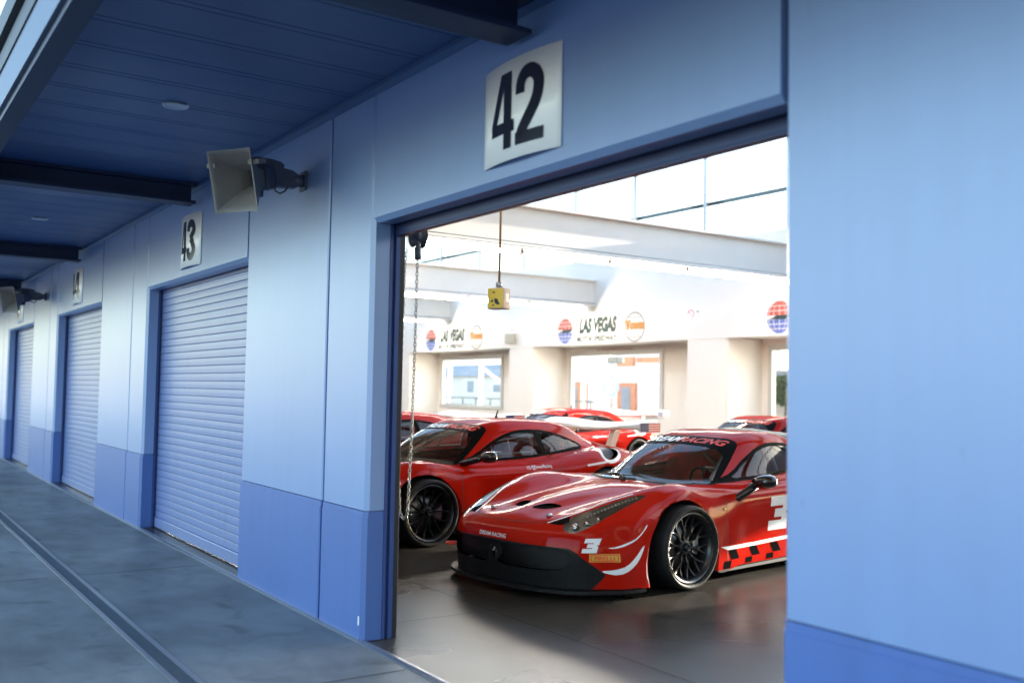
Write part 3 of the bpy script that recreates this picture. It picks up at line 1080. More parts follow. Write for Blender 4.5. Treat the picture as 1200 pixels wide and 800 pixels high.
        for sg in (1, -1):
            text_decal('door_lettering', 'f \u00a9 @DreamRacing', .045, bvh, onto_side(sg, -.30, .725, R(2.5)), 'decal_white', car, xs=.95, bold=.005, shear=.1)
            decal('shoulder_stripe', [(-1.0, .735), (-1.30, .765), (-1.34, .745), (-1.0, .715)], bvh, side_xz(sg), 'decal_white', car)
            # net frame and open vent flap in the door glass
            bl = bmesh.new()
            for a, b in (((.16, .865), (.16, .99)), ((.16, .865), (-.42, .885)), ((-.42, .885), (-.42, 1.07)), ((-.42, 1.07), (.14, .995)), ((-.08, .872), (-.08, 1.03))):
                ya, yb = [bvh.ray_cast(Vector((p[0], sg * 3, p[1])), Vector((0, -sg, 0)))[0].y - sg * .012 for p in (a, b)]
                tube(bl, [(a[0], ya, a[1]), (b[0], yb, b[1])], .008, 6)
            obj('window_net_frame', bl, 'net_grey', car)
            sm('door_seam', chaikin([(-.62, .74), (-.60, .68), (-.48, .68), (-.46, .72)], 1, False), .006, side_xz(sg))
    return car
# ==== SCENE
# metres; x runs along the garage front (to the right in the photo), y into the garage, z up
P = 5.61                       # spacing of the garage doors
DW, DH = 3.28, 2.605           # door opening
X0 = -5.58                     # left jamb of door 42
def doorL(k): return X0 - P * k
def doorR(k): return X0 + DW - P * k
BACK = 15.6                    # back wall of the garage hall

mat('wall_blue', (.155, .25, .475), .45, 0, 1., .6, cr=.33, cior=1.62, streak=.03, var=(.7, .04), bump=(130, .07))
mat('band_blue', (.052, .12, .35), .42, 0, .5, .5, cr=.34, cior=1.65, streak=.06, var=(1.1, .06), bump=(130, .07))
mat('groove_blue', (.05, .085, .26), .6)
mat('jamb_blue', (.03, .06, .20), .4, var=(2, .08))
mat('door_blue', (.145, .195, .385), .42, 0, .5, .5, cr=.30, cior=1.6, streak=.06, var=(1.2, .05))
mat('rail_blue', (.016, .028, .085), .4, .3)
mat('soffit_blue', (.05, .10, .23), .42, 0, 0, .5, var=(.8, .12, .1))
mat('beam_navy', (.012, .022, .06), .5, var=(2, .15))
mat('fascia_pale', (.08, .115, .19), .5)
mat('gutter_dark', (.012, .014, .02), .5)
mat('white_wall', (.80, .78, .75), .6, var=(.6, .03))
mat('white_trim', (.72, .71, .70), .5)
mat('beam_white', (.80, .76, .70), .5, var=(.8, .04))
mat('sign_white', (.95, .95, .95), .35, 0, .3)
mat('numeral', (.012, .014, .03), .22)
mat('alu', (.55, .56, .58), .35, .9)
mat('horn_grey', (.20, .19, .185), .55, var=(9, .08), bump=(90, .1))
mat('horn_dark', (.07, .085, .12), .5, var=(6, .15))
mat('yellow_box', (.75, .50, .05), .4)
mat('box_back', (.55, .42, .36), .5)
mat('cable_brown', (.30, .17, .06), .5)
mat('galv', (.36, .37, .40), .38, .85, var=(30, .2, .1))
mat('tube_lamp', (.9, .9, .88), .4, emit=((1, .90, .76), 12))
mat('lamp_tray', (.78, .77, .74), .4)
mat('logo_red', (.55, .10, .07), .5)
mat('logo_blue', (.10, .15, .42), .5)
mat('logo_green', (.015, .04, .033), .5)
mat('logo_orange', (.62, .24, .02), .5)
mat('logo_grey', (.22, .20, .17), .5)
mat('notice_red', (.42, .04, .03), .5)
mat('plate_tan', (.48, .44, .33), .5)
mat('frame_alu', (.60, .60, .58), .4, .3)
glass('window_glass', (.93, .96, .96), 1.0)
mat('render_white', (.78, .78, .78), .7, var=(.5, .05))
mat('tan_render', (.74, .68, .62), .8, var=(.5, .08))
mat('brick_orange', (.60, .26, .14), .8, var=(2, .15))
mat('slate', (.30, .31, .33), .6, var=(1, .2))
mat('white_steel', (.80, .80, .80), .45)
mat('bench_grey', (.09, .11, .12), .5, var=(3, .2))
mat('blue_panel', (.22, .36, .62), .4)
mat('trunk_brown', (.10, .06, .035), .9, var=(8, .2))
mat('leaf', (.07, .10, .035), .6, var=(2, .35))

def concrete(name, base, rough, stain, spec=.5, bump=.25, gloss=None, tile=None):
    m = bpy.data.materials.new(name)
    m.use_nodes = True
    nt = m.node_tree
    L = nt.links.new
    p = nt.nodes['Principled BSDF']
    p.inputs['Specular IOR Level'].default_value = spec
    tc = nt.nodes.new('ShaderNodeTexCoord')
    def noise(scale, detail=6, rg=.6, dist=0, stretch=None):
        n = nt.nodes.new('ShaderNodeTexNoise')
        n.inputs['Scale'].default_value = scale
        n.inputs['Detail'].default_value = detail
        n.inputs['Roughness'].default_value = rg
        n.inputs['Distortion'].default_value = dist
        if stretch:
            mp = nt.nodes.new('ShaderNodeMapping')
            mp.inputs['Scale'].default_value = stretch
            L(tc.outputs['Object'], mp.inputs['Vector'])
            L(mp.outputs['Vector'], n.inputs['Vector'])
        else:
            L(tc.outputs['Object'], n.inputs['Vector'])
        return n.outputs['Fac']
    def rng(src, a, b, c, d):
        r = nt.nodes.new('ShaderNodeMapRange')
        for k, v in zip(('From Min', 'From Max', 'To Min', 'To Max'), (a, b, c, d)):
            r.inputs[k].default_value = v
        L(src, r.inputs['Value'])
        return r.outputs['Result']
    def mul(a, b):
        r = nt.nodes.new('ShaderNodeMath')
        r.operation = 'MULTIPLY'
        L(a, r.inputs[0]); L(b, r.inputs[1])
        return r.outputs['Value']
    big = rng(noise(.45, 5, .6, .6), .3, .7, 1 - stain, 1 + stain * .8)
    mid = rng(noise(2.6, 5, .55, .3, (1, 1.6, 1)), .28, .75, 1 - stain * .55, 1 + stain * .4)
    fine = rng(noise(90, 4, .75), .3, .7, .84, 1.14)
    spots = rng(noise(3.4, 2, .5, .6), .58, .80, 1, 1 - stain * 1.1)
    f = mul(mul(big, mid), mul(fine, spots))
    sc = nt.nodes.new('ShaderNodeVectorMath')
    sc.operation = 'SCALE'
    sc.inputs[0].default_value = base
    L(f, sc.inputs['Scale'])
    L(sc.outputs['Vector'], p.inputs['Base Color'])
    L(rng(noise(.8, 2, .5, .2), .3, .7, rough[0], rough[1]), p.inputs['Roughness'])
    b = nt.nodes.new('ShaderNodeBump')
    b.inputs['Strength'].default_value = bump
    b.inputs['Distance'].default_value = .004
    if bump == 0: b.mute = True
    L(noise(70, 5, .7), b.inputs['Height'])
    L(b.outputs['Normal'], p.inputs['Normal'])
    MATS[name] = m
    return m
concrete('apron_concrete', (.165, .175, .18), (.45, .60), .48)
concrete('hall_concrete', (.050, .0435, .037), (.25, .31), .34, .16, 0)
concrete('far_ground', (.60, .58, .55), (.7, .9), .15)

def structure(name, bm, m, loc=None):
    return tag(obj(name, bm, m, None, loc), kind='structure')

# ---- ground: far ground to the horizon, the concrete apron outside the doors, the polished hall floor
bm = bmesh.new()
bmesh.ops.create_grid(bm, x_segments=1, y_segments=1, size=900)
structure('ground', bm, 'far_ground', (0, 0, -.012))
bm = bmesh.new()
box(bm, -62, 24, -10, -.012, -.008, 0)
structure('pavement', bm, 'apron_concrete')
bm = bmesh.new()
box(bm, -62, 24, .012, BACK + 1.4, -.006, .0)
structure('floor', bm, 'hall_concrete')

# saw-cut joints
def joint(bm, x0, y0, x1, y1, w, z=.002):
    dx, dy = x1 - x0, y1 - y0
    d = math.hypot(dx, dy)
    nx, ny = -dy / d * w / 2, dx / d * w / 2
    bm.faces.new([bm.verts.new(p) for p in ((x0 + nx, y0 + ny, z), (x0 - nx, y0 - ny, z), (x1 - nx, y1 - ny, z), (x1 + nx, y1 + ny, z))])
mat('joint_dark', (.02, .022, .025), .8)
bm = bmesh.new()
for k in range(-3, 12):
    x = -4.92 - 3.74 * k
    joint(bm, x, -10, x, -1.29, .010)
    joint(bm, x, -1.03, x, -.05, .010)
for y in (-5.2, -9.4):
    joint(bm, -62, y, 24, y, .012)
structure('pavement_joint_lines', bm, 'joint_dark')
bm = bmesh.new()
for y in (1.17, 5.2, 9.2, 13.2):
    joint(bm, -62, y, 24, y, .007)
for k in range(-4, 15):
    x = -5.93 - 3.74 * k
    joint(bm, x, .05, x, BACK, .007)
structure('floor_joint_lines', bm, 'joint_dark')
# steel angle along the threshold
bm = bmesh.new()
prism(bm, [(-.034, .0005), (-.034, .006), (-.006, .016), (.010, .016), (.010, .0005)], -62, 24, axis='x')
tag(obj('threshold_angle', bm, 'galv'), 'long narrow steel edge strip on the ground along the garage front', 'floor strip')

# trench drain
t = thing('trench_drain', 'long narrow steel grated drain channel running along the concrete apron', 'drain', (0, 0, 0))
bm = bmesh.new()
for y in (-1.205, -1.095):
    box(bm, -62, 24, y - .014, y + .014, .001, .010)
obj('edge_angle', bm, 'galv', t)
mat('drain_dark', (.085, .11, .14), .45)
bm = bmesh.new()
joint(bm, -62, -1.15, 24, -1.15, .088, .0015)
obj('channel', bm, 'drain_dark', t)
bm = bmesh.new()
x = -44.
while x < 2:
    box(bm, x, x + .014, -1.192, -1.108, .003, .007)
    x += .034
obj('grate', bm, 'drain_dark', t)

# ---- the garage building
G = thing('garage_building', 'long pale blue pit garage with numbered roller door bays and white hall inside', 'garage', (X0, 0, 0))
def gpart(name, bm, m, parent=None, smooth=False):
    o = obj(name, bm, m, parent or G, smooth=smooth)
    if parent is None:
        o.location = (-X0, 0, 0)
    return o
CEIL = 3.47
def pier_outline(xa, xb, ca, cb, y0=0., y1=.125):
    """plan of one wall board, its two front corners chamfered"""
    return [(xa, y0 + ca), (xa + ca, y0), (xb - cb, y0), (xb, y0 + cb), (xb, y1), (xa, y1)]
for k in range(-2, 8):
    ra, lb = doorR(k + 1), doorL(k)              # the pier between door k+1 and door k
    xm = lb - .67
    for xa, xb, ca, cb in ((ra, xm - .017, .020, .008), (xm + .017, lb, .008, .026)):
        bm = bmesh.new(); bb = bmesh.new(); bt = bmesh.new()
        prism(bm, pier_outline(xa, xb, ca, cb), .802, CEIL + .5)
        prism(bb, pier_outline(xa - .0, xb + .0, ca, cb, -.012, .125), 0.004, .765)
        prism(bt, pier_outline(xa, xb, ca, cb, -.006, .125), .765, .798)
        gpart('wall_board', bm, 'wall_blue')
        gpart('base_band', bb, 'band_blue')
        gpart('band_cap', bt, 'band_blue')
    bg = bmesh.new()
    box(bg, ra + .05, lb - .05, .022, .12, .01, CEIL + .5)
    gpart('wall_backing', bg, 'groove_blue')
    # header board above the door
    xa, xb = doorL(k) + .018, doorR(k) - .018
    pts = [(.0, DH + .03), (.0, CEIL + .5), (.125, CEIL + .5), (.125, DH), (.03, DH)]
    bm = bmesh.new()
    prism(bm, pts, xa, xb, axis='x')
    gpart('door_header', bm, 'wall_blue')
# door rails and reveals
for k in range(-2, 8):
    for sx, xj in ((1, doorL(k)), (-1, doorR(k))):
        bm = bmesh.new()
        box(bm, *(sorted((xj - sx * .09, xj + sx * .003))), .127, .147, .003, DH + .2)
        box(bm, *(sorted((xj - sx * .09, xj - sx * .020))), .147, .170, .003, DH + .2)
        box(bm, *(sorted((xj - sx * .09, xj + sx * .003))), .170, .198, .003, DH + .2)
        gpart('guide_rail', bm, 'jamb_blue')
        bm = bmesh.new()
        box(bm, *(sorted((xj - sx * .09, xj - sx * .004))), .1985, .232, .003, DH + .3)
        gpart('guide_rail', bm, 'gutter_dark')
    bm = bmesh.new()
    box(bm, doorL(k) - .05, doorR(k) + .05, .127, .150, DH + .002, DH + .30)
    gpart('door_head', bm, 'gutter_dark')
    closed = k != 0
    # curtain: curved slats
    bm = bmesh.new()
    def slat(z, h, y):
        g = .0045
        pr = [(y + .008, z), (y, z + .0005), (y - .0012, z + .004), (y - .0022, z + h * .5), (y - .0012, z + h - g - .004), (y, z + h - g - .0005), (y + .008, z + h - g)]
        prism(bm, pr, doorL(k) + .004, doorR(k) - .004, axis='x')
    if closed:
        z = .12
        while z < DH + .05:
            slat(z, .0745, .172)
            z += .0745
        cu = gpart('roller_door', bm, 'door_blue')
        bm = bmesh.new()
        box(bm, doorL(k) + .004, doorR(k) - .004, .1805, .186, .12, DH + .1)
        obj('slat_gap_shade', bm, 'jamb_blue', cu)  # dark backing sheet paints the shade in the gaps between slats
        bm = bmesh.new()
        box(bm, doorL(k) + .02, doorR(k) - .02, .155, .190, .012, .118, bevel=.006)
        obj('bottom_bar', bm, 'door_blue', cu)
    else:
        bm.free()
        bm = bmesh.new()
        box(bm, doorL(k) + .006, doorR(k) - .006, .160, .186, DH - .055, DH + .28, bevel=.004)
        box(bm, doorL(k) + .006, doorR(k) - .006, .156, .205, DH - .068, DH - .056)
        gpart('roller_door', bm, 'rail_blue')
# hall: front wall inner face, back wall with windows, clerestory, side walls, roof
mat('roof_grey', (.22, .21, .20), .6, var=(.5, .06))
mat('hall_white', (.85, .80, .735), .55, var=(.5, .025))
bm = bmesh.new()
for k in range(-2, 8):
    box(bm, doorR(k + 1) + .22, doorL(k) - .22, .235, .35, .004, 5.2)
    box(bm, doorL(k) - .22, doorR(k) + .22, .235, .35, DH + .30, 5.2)
box(bm, -62, 24, .10, .235, CEIL + .501, 5.2)
gpart('inner_front_wall', bm, 'roof_grey')
BAY = 8.41
def wx(k): return -25.56 + BAY * k          # left edge of window k (k = 0 is the one in the middle of the photo)
WW = 4.36
FZ = 2.99                                   # underside of the fascia
bm = bmesh.new()
box(bm, -62, 24, BACK, BACK + .5, FZ, 5.52)            # deep fascia band
gpart('fascia_wall', bm, 'hall_white')
bm = bmesh.new()
wy0, wy1 = BACK + 1.35, BACK + 1.5
for k in range(-4, 6):
    box(bm, wx(k) + WW, wx(k + 1), wy0, wy1, .004, FZ + .3)
    box(bm, wx(k), wx(k) + WW, wy0, wy1, .004, .92)
    box(bm, wx(k), wx(k) + WW, wy0, wy1, 2.80, FZ + .3)
    # projecting pier between two windows
box(bm, -62, 24, BACK + .502, wy1 + .2, FZ + .301, FZ + .45)
box(bm, -62, 24, BACK + .501, wy0 - .001, FZ + .02, FZ + .12)
gpart('back_wall', bm, 'hall_white')
for k in range(-4, 6):
    bm = bmesh.new()
    box(bm, wx(k) - 1.66, wx(k) - .29, BACK + .02, wy0 - .002, .004, FZ - .002)
    box(bm, wx(k) - .288, wx(k) - .26, BACK + .06, BACK + .10, .004, FZ - .002)
    gpart('wall_pier', bm, 'hall_white')
for k in range(-3, 5):
    bm = bmesh.new()
    xa, xb, za, zb, f = wx(k), wx(k) + WW, .92, 2.80, .085
    box(bm, xa - .05, xa + f, wy0 - .05, wy0 + .09, za - .05, zb + .05)
    box(bm, xb - f, xb + .05, wy0 - .05, wy0 + .09, za - .05, zb + .05)
    box(bm, xa + f, xb - f, wy0 - .05, wy0 + .09, za - .05, za + f)
    box(bm, xa + f, xb - f, wy0 - .05, wy0 + .09, zb - f, zb + .05)
    fr = gpart('window', bm, 'frame_alu')
    bm = bmesh.new()
    bm.faces.new([bm.verts.new(p) for p in ((xa + f, wy0 + .03, za + f), (xb - f, wy0 + .03, za + f), (xb - f, wy0 + .03, zb - f), (xa + f, wy0 + .03, zb - f))])
    obj('pane', bm, 'window_glass', fr)
# clerestory above the fascia
bm = bmesh.new()
CX = -15.46
for k in range(-16, 15):
    x = CX + 2.75 * k
    if not -62 < x < 24: continue
    box(bm, x - .06, x + .06, BACK + .01, BACK + .115, 5.52, 8.6)
box(bm, -62, 24, BACK, BACK + .16, 8.5, 8.7)
cf = gpart('clerestory_frame', bm, 'galv')
bm = bmesh.new()
box(bm, -62, 24, BACK + .125, BACK + .19, 6.46, 6.56)
obj('glazing_bar', bm, 'bench_grey', cf)
bm = bmesh.new()
bm.faces.new([bm.verts.new(p) for p in ((-62, BACK + .12, 5.52), (24, BACK + .12, 5.52), (24, BACK + .12, 8.5), (-62, BACK + .12, 8.5))])
obj('pane', bm, 'window_glass', cf)
# roof: rises from the front to the clerestory, with unseen openings added between the beams to brighten the hall
bm = bmesh.new()
def roofz(y): return 5.2 + (8.7 - 5.2) * (y - .2) / (BACK + .2 - .2)
def roof_slab(xa, xb, ya, yb):
    vs = [bm.verts.new(p) for z in (0, .18) for p in ((xa, ya, roofz(ya) + z), (xb, ya, roofz(ya) + z), (xb, yb, roofz(yb) + z), (xa, yb, roofz(yb) + z))]
    for q in ((3, 2, 1, 0), (4, 5, 6, 7), (0, 1, 5, 4), (1, 2, 6, 5), (2, 3, 7, 6), (3, 0, 4, 7)):
        bm.faces.new([vs[i] for i in q])
roof_slab(-62, 24, -.2, 6.5)
roof_slab(-62, 24, 14.6, BACK + .5)
for k in range(-6, 6):
    xb_ = -14.37 + BAY * k
    roof_slab(xb_ - .5, xb_ + .5, 6.5, 14.6)
gpart('roof', bm, 'roof_grey')
for nm, xa, xb in (('side_wall', -62.2, -62), ('side_wall', 24, 24.2)):
    bm = bmesh.new()
    prism(bm, [(.13, .004), (BACK + 1.6, .004), (BACK + 1.6, FZ + .44), (BACK + .5, FZ + .44), (BACK + .5, 8.6), (.13, 5.2)], xa, xb, axis='x')
    gpart(nm, bm, 'hall_white')
# roof beams: deep plate girders running into the hall
for k in range(-4, 5):
    x = -14.37 + BAY * k
    bm = bmesh.new()
    box(bm, x - .05, x + .05, .46, BACK - .002, 4.14, 4.84)
    box(bm, x - .16, x + .16, .46, BACK - .002, 4.10, 4.14)
    box(bm, x - .16, x + .16, .46, BACK - .002, 4.84, 4.88)
    gpart('roof_beam', bm, 'beam_white')
# canopy in front of the doors
K = thing('canopy', 'dark blue metal canopy ceiling over the apron with heavy cross beams', 'canopy', (X0, -1, CEIL))
def kpart(name, bm, m, parent=None):
    o = obj(name, bm, m, parent or K)
    if parent is None: o.location = (-X0, 1, -CEIL)
    return o
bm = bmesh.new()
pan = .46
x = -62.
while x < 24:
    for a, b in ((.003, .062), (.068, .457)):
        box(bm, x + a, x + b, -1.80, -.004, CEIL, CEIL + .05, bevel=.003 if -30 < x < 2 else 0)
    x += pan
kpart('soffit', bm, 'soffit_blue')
bm = bmesh.new()
box(bm, -62, 24, -1.80, -.002, CEIL + .051, CEIL + .2)
kpart('deck', bm, 'beam_navy')
bm = bmesh.new()
prism(bm, [(-.035, CEIL - .03), (-.002, CEIL - .055), (-.002, CEIL - .001), (-.035, CEIL - .001)], -62, 24, axis='x')
kpart('wall_trim', bm, 'soffit_blue')
for k in range(-3, 9):
    x = -3.90 - 5.48 * k
    bm = bmesh.new()
    box(bm, x - .012, x + .012, -1.84, -.07, CEIL - .17, CEIL - .002)
    box(bm, x - .105, x + .105, -1.84, -.05, CEIL - .195, CEIL - .17)
    box(bm, x - .105, x + .105, -1.84, -.05, CEIL - .026, CEIL - .003)
    kpart('cross_beam', bm, 'beam_navy')
bm = bmesh.new()
box(bm, -62, 24, -1.96, -1.845, CEIL - .24, CEIL + .2)
kpart('edge_beam', bm, 'beam_navy')
bm = bmesh.new()
box(bm, -62, 24, -1.985, -1.961, CEIL - .20, CEIL + .20)
kpart('fascia', bm, 'fascia_pale')
bm = bmesh.new()
box(bm, -62, 24, -1.995, -1.90, CEIL + .02, CEIL + .14)
box(bm, -62, 24, -2.03, -1.90, CEIL + .16, CEIL + .30)
kpart('gutter', bm, 'gutter_dark')
for k in range(-1, 6):
    x = -6.77 - 5.7 * k
    bm = bmesh.new()
    lathe(bm, [(-.012, .085), (-.014, .082), (-.010, .066), (.0, .063), (-.0005, .09)], 32, axis='z', center=(x, -.925, CEIL))
    d = kpart('downlight', bm, 'alu')
    bm = bmesh.new()
    disc(bm, (x, -.925, CEIL - .006), .064, axis='z')
    o = obj('lens', bm, 'frame_alu', d)

# ---- curved number signs
def numeral_pts():
    return None
def number_sign(k, num):
    cx = doorL(k) + 1.645
    t = thing('number_sign', {'42': 'white curved number sign reading 42 above the open garage door', '43': 'white curved number sign reading 43 above the first closed roller door',
              '44': 'white curved number sign reading 44 above the second closed roller door', '45': 'white curved number sign behind the far horn loudspeaker, above the farthest roller door'}[num],
              'sign', (cx, 0, 2.95), 0, 'numbered signs above the garage doors')
    w, h, bow = .66, .50, .04
    bm = bmesh.new()
    N = 18
    def yb(x): return -.008 - bow * (1 - (x / (w / 2)) ** 2)
    A, B = [], []
    for i in range(N + 1):
        x = -w / 2 + w * i / N
        A.append(((x, yb(x), -h / 2), (x, yb(x), h / 2)))
        B.append(((x, yb(x) + .004, -h / 2), (x, yb(x) + .004, h / 2)))
    V = [[bm.verts.new(p) for p in a + b] for a, b in zip(A, B)]
    for i in range(N):
        a, b = V[i], V[i + 1]
        for q in ((a[0], b[0], b[1], a[1]), (a[3], b[3], b[2], a[2]), (a[1], b[1], b[3], a[3]), (b[0], a[0], a[2], b[2])):
            bm.faces.new(q).smooth = True
    bm.faces.new((V[0][0], V[0][1], V[0][3], V[0][2])); bm.faces.new((V[-1][2], V[-1][3], V[-1][1], V[-1][0]))
    pn = obj('panel', bm, 'sign_white', t)
    for i, ch in enumerate(num):
        b2 = digit_bm(ch, .36, .20)
        for v in b2.verts:
            x = v.co.x * 1.06 + (-.118 if i == 0 else .118)
            z = v.co.y * 1.06
            v.co = (x, yb(x) - .003, z)
        for f in b2.faces: f.smooth = True
        obj('numeral', b2, 'numeral', pn)
def digit_bm(ch, h, w):
    """tall condensed heavy numerals drawn as outlines with strokes"""
    s = .068
    if ch == '4':
        out = [[(.02, 0), (.02 + s, 0), (.02 + s, .075), (.02 + s + .028, .075), (.02 + s + .028, .13), (.02 + s, .13), (.02 + s, .36), (-.005, .36), (-.10, .13), (-.10, .075), (.02, .075)]]
        hole = [(.02, .13), (-.046, .13), (.02, .29)]
        bm = bmesh.new()
        # split round the counter
        for poly in ([(.02, 0), (.02 + s, 0), (.02 + s, .36), (.02, .36)], [(.02 + s, .075), (.11, .075), (.11, .13), (.02 + s, .13)],
                     [(-.10, .075), (.02, .075), (.02, .13), (-.10, .13)], [(-.10, .13), (-.046, .13), (.02, .29), (.02, .36), (-.005, .36)]):
            vs = [bm.verts.new((x, y - h / 2, 0)) for x, y in poly]
            bm.faces.new(vs)
        bmesh.ops.triangulate(bm, faces=bm.faces[:])
        gridcut(bm, .02)
        return bm
    def arc(cx, cy, rx, ry, a0, a1, n=14):
        return [(cx + rx * math.cos(R(a0 + (a1 - a0) * i / n)), cy + ry * math.sin(R(a0 + (a1 - a0) * i / n))) for i in range(n + 1)]
    hw = w / 2 - s / 2
    if ch == '2':
        line = [(-hw, .235)] + arc(0, .36 - s * .5 - .065, hw, .068, 175, 0) + [(hw * .92, .215), (hw * .55, .165), (-hw * .35, .095), (-hw * .85, .055), (-hw * .95, s * .5)]
        segs = [(line, s), ([(-w / 2, s * .42), (w / 2, s * .42)], s * .84)]
    elif ch == '3':
        segs = [([(-hw, .26)] + arc(0, .275, hw, .055, 160, -60) + [(-.01, .19)], s), ([(-.012, .19), (hw * .5, .172)] + arc(0, .088, hw, .062, 50, -165) + [(-hw, .11)], s)]
    elif ch == '5':
        segs = [([(hw + .03, .36 - s * .42), (-hw - .02, .36 - s * .42)], s * .84), ([(-hw + .004, .36), (-hw, .18)], s), ([(-hw, .185), (-hw * .4, .215)] + arc(0, .11, hw, .085, 80, -160) + [(-hw, .10)], s)]
    else:
        segs = [([(0, 0), (0, .36)], s)]
    bm = bmesh.new()
    for n, (line, ww) in enumerate(segs):
        if len(line) > 3: line = chaikin(line, 2, False)
        pts = strip_pts(line, ww)
        m = len(line)
        vs = [bm.verts.new((x, y - h / 2, n * .0)) for x, y in pts]
        for i in range(m - 1):
            try: bm.faces.new((vs[i], vs[i + 1], vs[2 * m - 2 - i], vs[2 * m - 1 - i]))
            except ValueError: pass
    gridcut(bm, .02)
    return bm
for k, n in enumerate(('42', '43', '44', '45')):
    number_sign(k, n)

bm = bmesh.new()
box(bm, X0 - .040, X0 - .028, -.017, -.0125, .10, .155)
gpart('corner_tag', bm, 'sign_white')

# ---- horn loudspeakers on wall arms
def loudspeaker(loc, label):
    t = thing('horn_loudspeaker', label, 'loudspeaker', loc, 0, 'horn loudspeakers on the garage front')
    # wall plate and two-piece arm along -y
    bm = bmesh.new()
    box(bm, -.055, .055, -.018, -.002, -.07, .07, bevel=.004)
    tube(bm, [(0, -.01, 0), (0, -.09, .002)], [.048, .040], 14)
    prism(bm, chaikin([(-.04, -.055), (-.04, .055), (-.30, .085), (-.35, .03), (-.31, -.065), (-.16, -.07)], 1), -.034, .034, axis='x')
    obj('wall_arm', bm, 'horn_dark', t)
    bm = bmesh.new()
    prism(bm, chaikin([(-.16, .075), (-.22, .115), (-.42, .12), (-.46, .06), (-.44, .0), (-.40, -.03), (-.25, .03)], 1), .036, .060, axis='x')
    tube(bm, [(.05, -.42, .05), (.062, -.42, .05)], .026, 14)
    obj('tilt_bracket', bm, 'horn_dark', t)
    bm = bmesh.new()
    tube(bm, [(.02, -.13, -.05), (.02, -.15, -.09), (.02, -.19, -.115), (.02, -.225, -.10), (.02, -.235, -.05)], .006, 6)
    obj('cable', bm, 'black_trim', t)
    # horn: rectangular flare, tilted down
    M = Matrix.Translation((.04, -.345, -.03)) @ Matrix.Rotation(R(32), 4, 'Z') @ Matrix.Rotation(R(15), 4, 'X')
    bm = bmesh.new()
    def ring(y, hx, hz, n=6):
        pts = []
        for a, b in (((-hx, -hz), (hx, -hz)), ((hx, -hz), (hx, hz)), ((hx, hz), (-hx, hz)), ((-hx, hz), (-hx, -hz))):
            for i in range(n):
                k = i / n
                px, pz = a[0] + (b[0] - a[0]) * k, a[1] + (b[1] - a[1]) * k
                dy = .055 * max(0, -y / .305) ** 2 * (1 - (px / hx) ** 2) if abs(abs(pz) - hz) < 1e-6 else 0
                pts.append(bm.verts.new(M @ Vector((px, y + dy, pz))))
        return pts
    prof = [(-.02, .06, .055), (-.06, .065, .062), (-.12, .085, .085), (-.18, .115, .118), (-.24, .145, .16), (-.29, .17, .195), (-.305, .182, .212)]
    rings = [ring(*p) for p in prof]
    inner = [ring(y + .004, hx - .012, hz - .012) for y, hx, hz in prof[::-1]]
    allr = rings + inner
    for a, b in zip(allr, allr[1:]):
        n = len(a)
        for i in range(n):
            bm.faces.new((a[i], a[(i + 1) % n], b[(i + 1) % n], b[i]))
    bm.faces.new(allr[-1])
    bmesh.ops.recalc_face_normals(bm, faces=bm.faces[:])
    obj('horn', bm, 'horn_grey', t)
    bm = bmesh.new()
    box(bm, -.085, .085, -.03, .07, -.085, .085, bevel=.015)
    tube(bm, [(0, .06, -.02), (0, .12, -.02)], [.07, .06], 20)
    tube(bm, [(-.03, -.01, -.085), (-.03, -.01, -.13)], [.04, .035], 16)
    for v in bm.verts: v.co = M @ v.co
    obj('driver', bm, 'horn_dark', t)
    for sx in (-1, 1):
        bm = bmesh.new()
        prism(bm, [(sx * .14, -.29), (sx * .22, -.28), (sx * .235, -.22), (sx * .17, -.24)], .10, .13)
        for v in bm.verts: v.co = M @ v.co
        obj('mounting_ear', bm, 'horn_grey', t)
loudspeaker((-6.73, 0, 3.06), 'grey square horn loudspeaker on a wall arm beside the 43 sign')
loudspeaker((-17.95, 0, 3.0), 'small far horn loudspeaker on a wall arm under the far canopy beam')

# ---- chain hoist at the left jamb of door 42
t = thing('chain_hoist', 'hand chain of the roller door hanging from a pulley at its left jamb', 'chain hoist', (-5.755, .42, 2.52))
bm = bmesh.new()
lathe(bm, [(-.035, .02), (-.035, .075), (-.018, .055), (.018, .055), (.035, .075), (.035, .02)], 28, axis='y', center=(0, 0, .06))
box(bm, -.05, .02, -.05, .05, .03, .14, bevel=.01)
tube(bm, [(-.02, -.03, .05), (.06, -.03, .0), (.05, -.03, -.06)], .018, 8)
tube(bm, [(.055, -.03, -.02), (.06, -.03, -.10)], .022, 10)
obj('pulley', bm, 'horn_dark', t)
bm = bmesh.new()
path = []
n = 0
za, zb = 0.0, -1.74
pts = []
for i in range(60):
    z = za + (zb - za) * i / 59
    pts.append(Vector((.055 - .06 * (i / 59) ** 2, -.03 - .0, z)))
for i in range(1, 16):
    a = math.pi * i / 16
    pts.append(Vector((-.035 + .03 * math.cos(a) + .0, -.03 - .03 * i / 16, zb - .07 * math.sin(a))))
for i in range(60):
    z = zb + (za - zb) * i / 59
    pts.append(Vector((-.065 - .05 * min(1, i / 12) , -.06 + .03 * i / 59, z)))
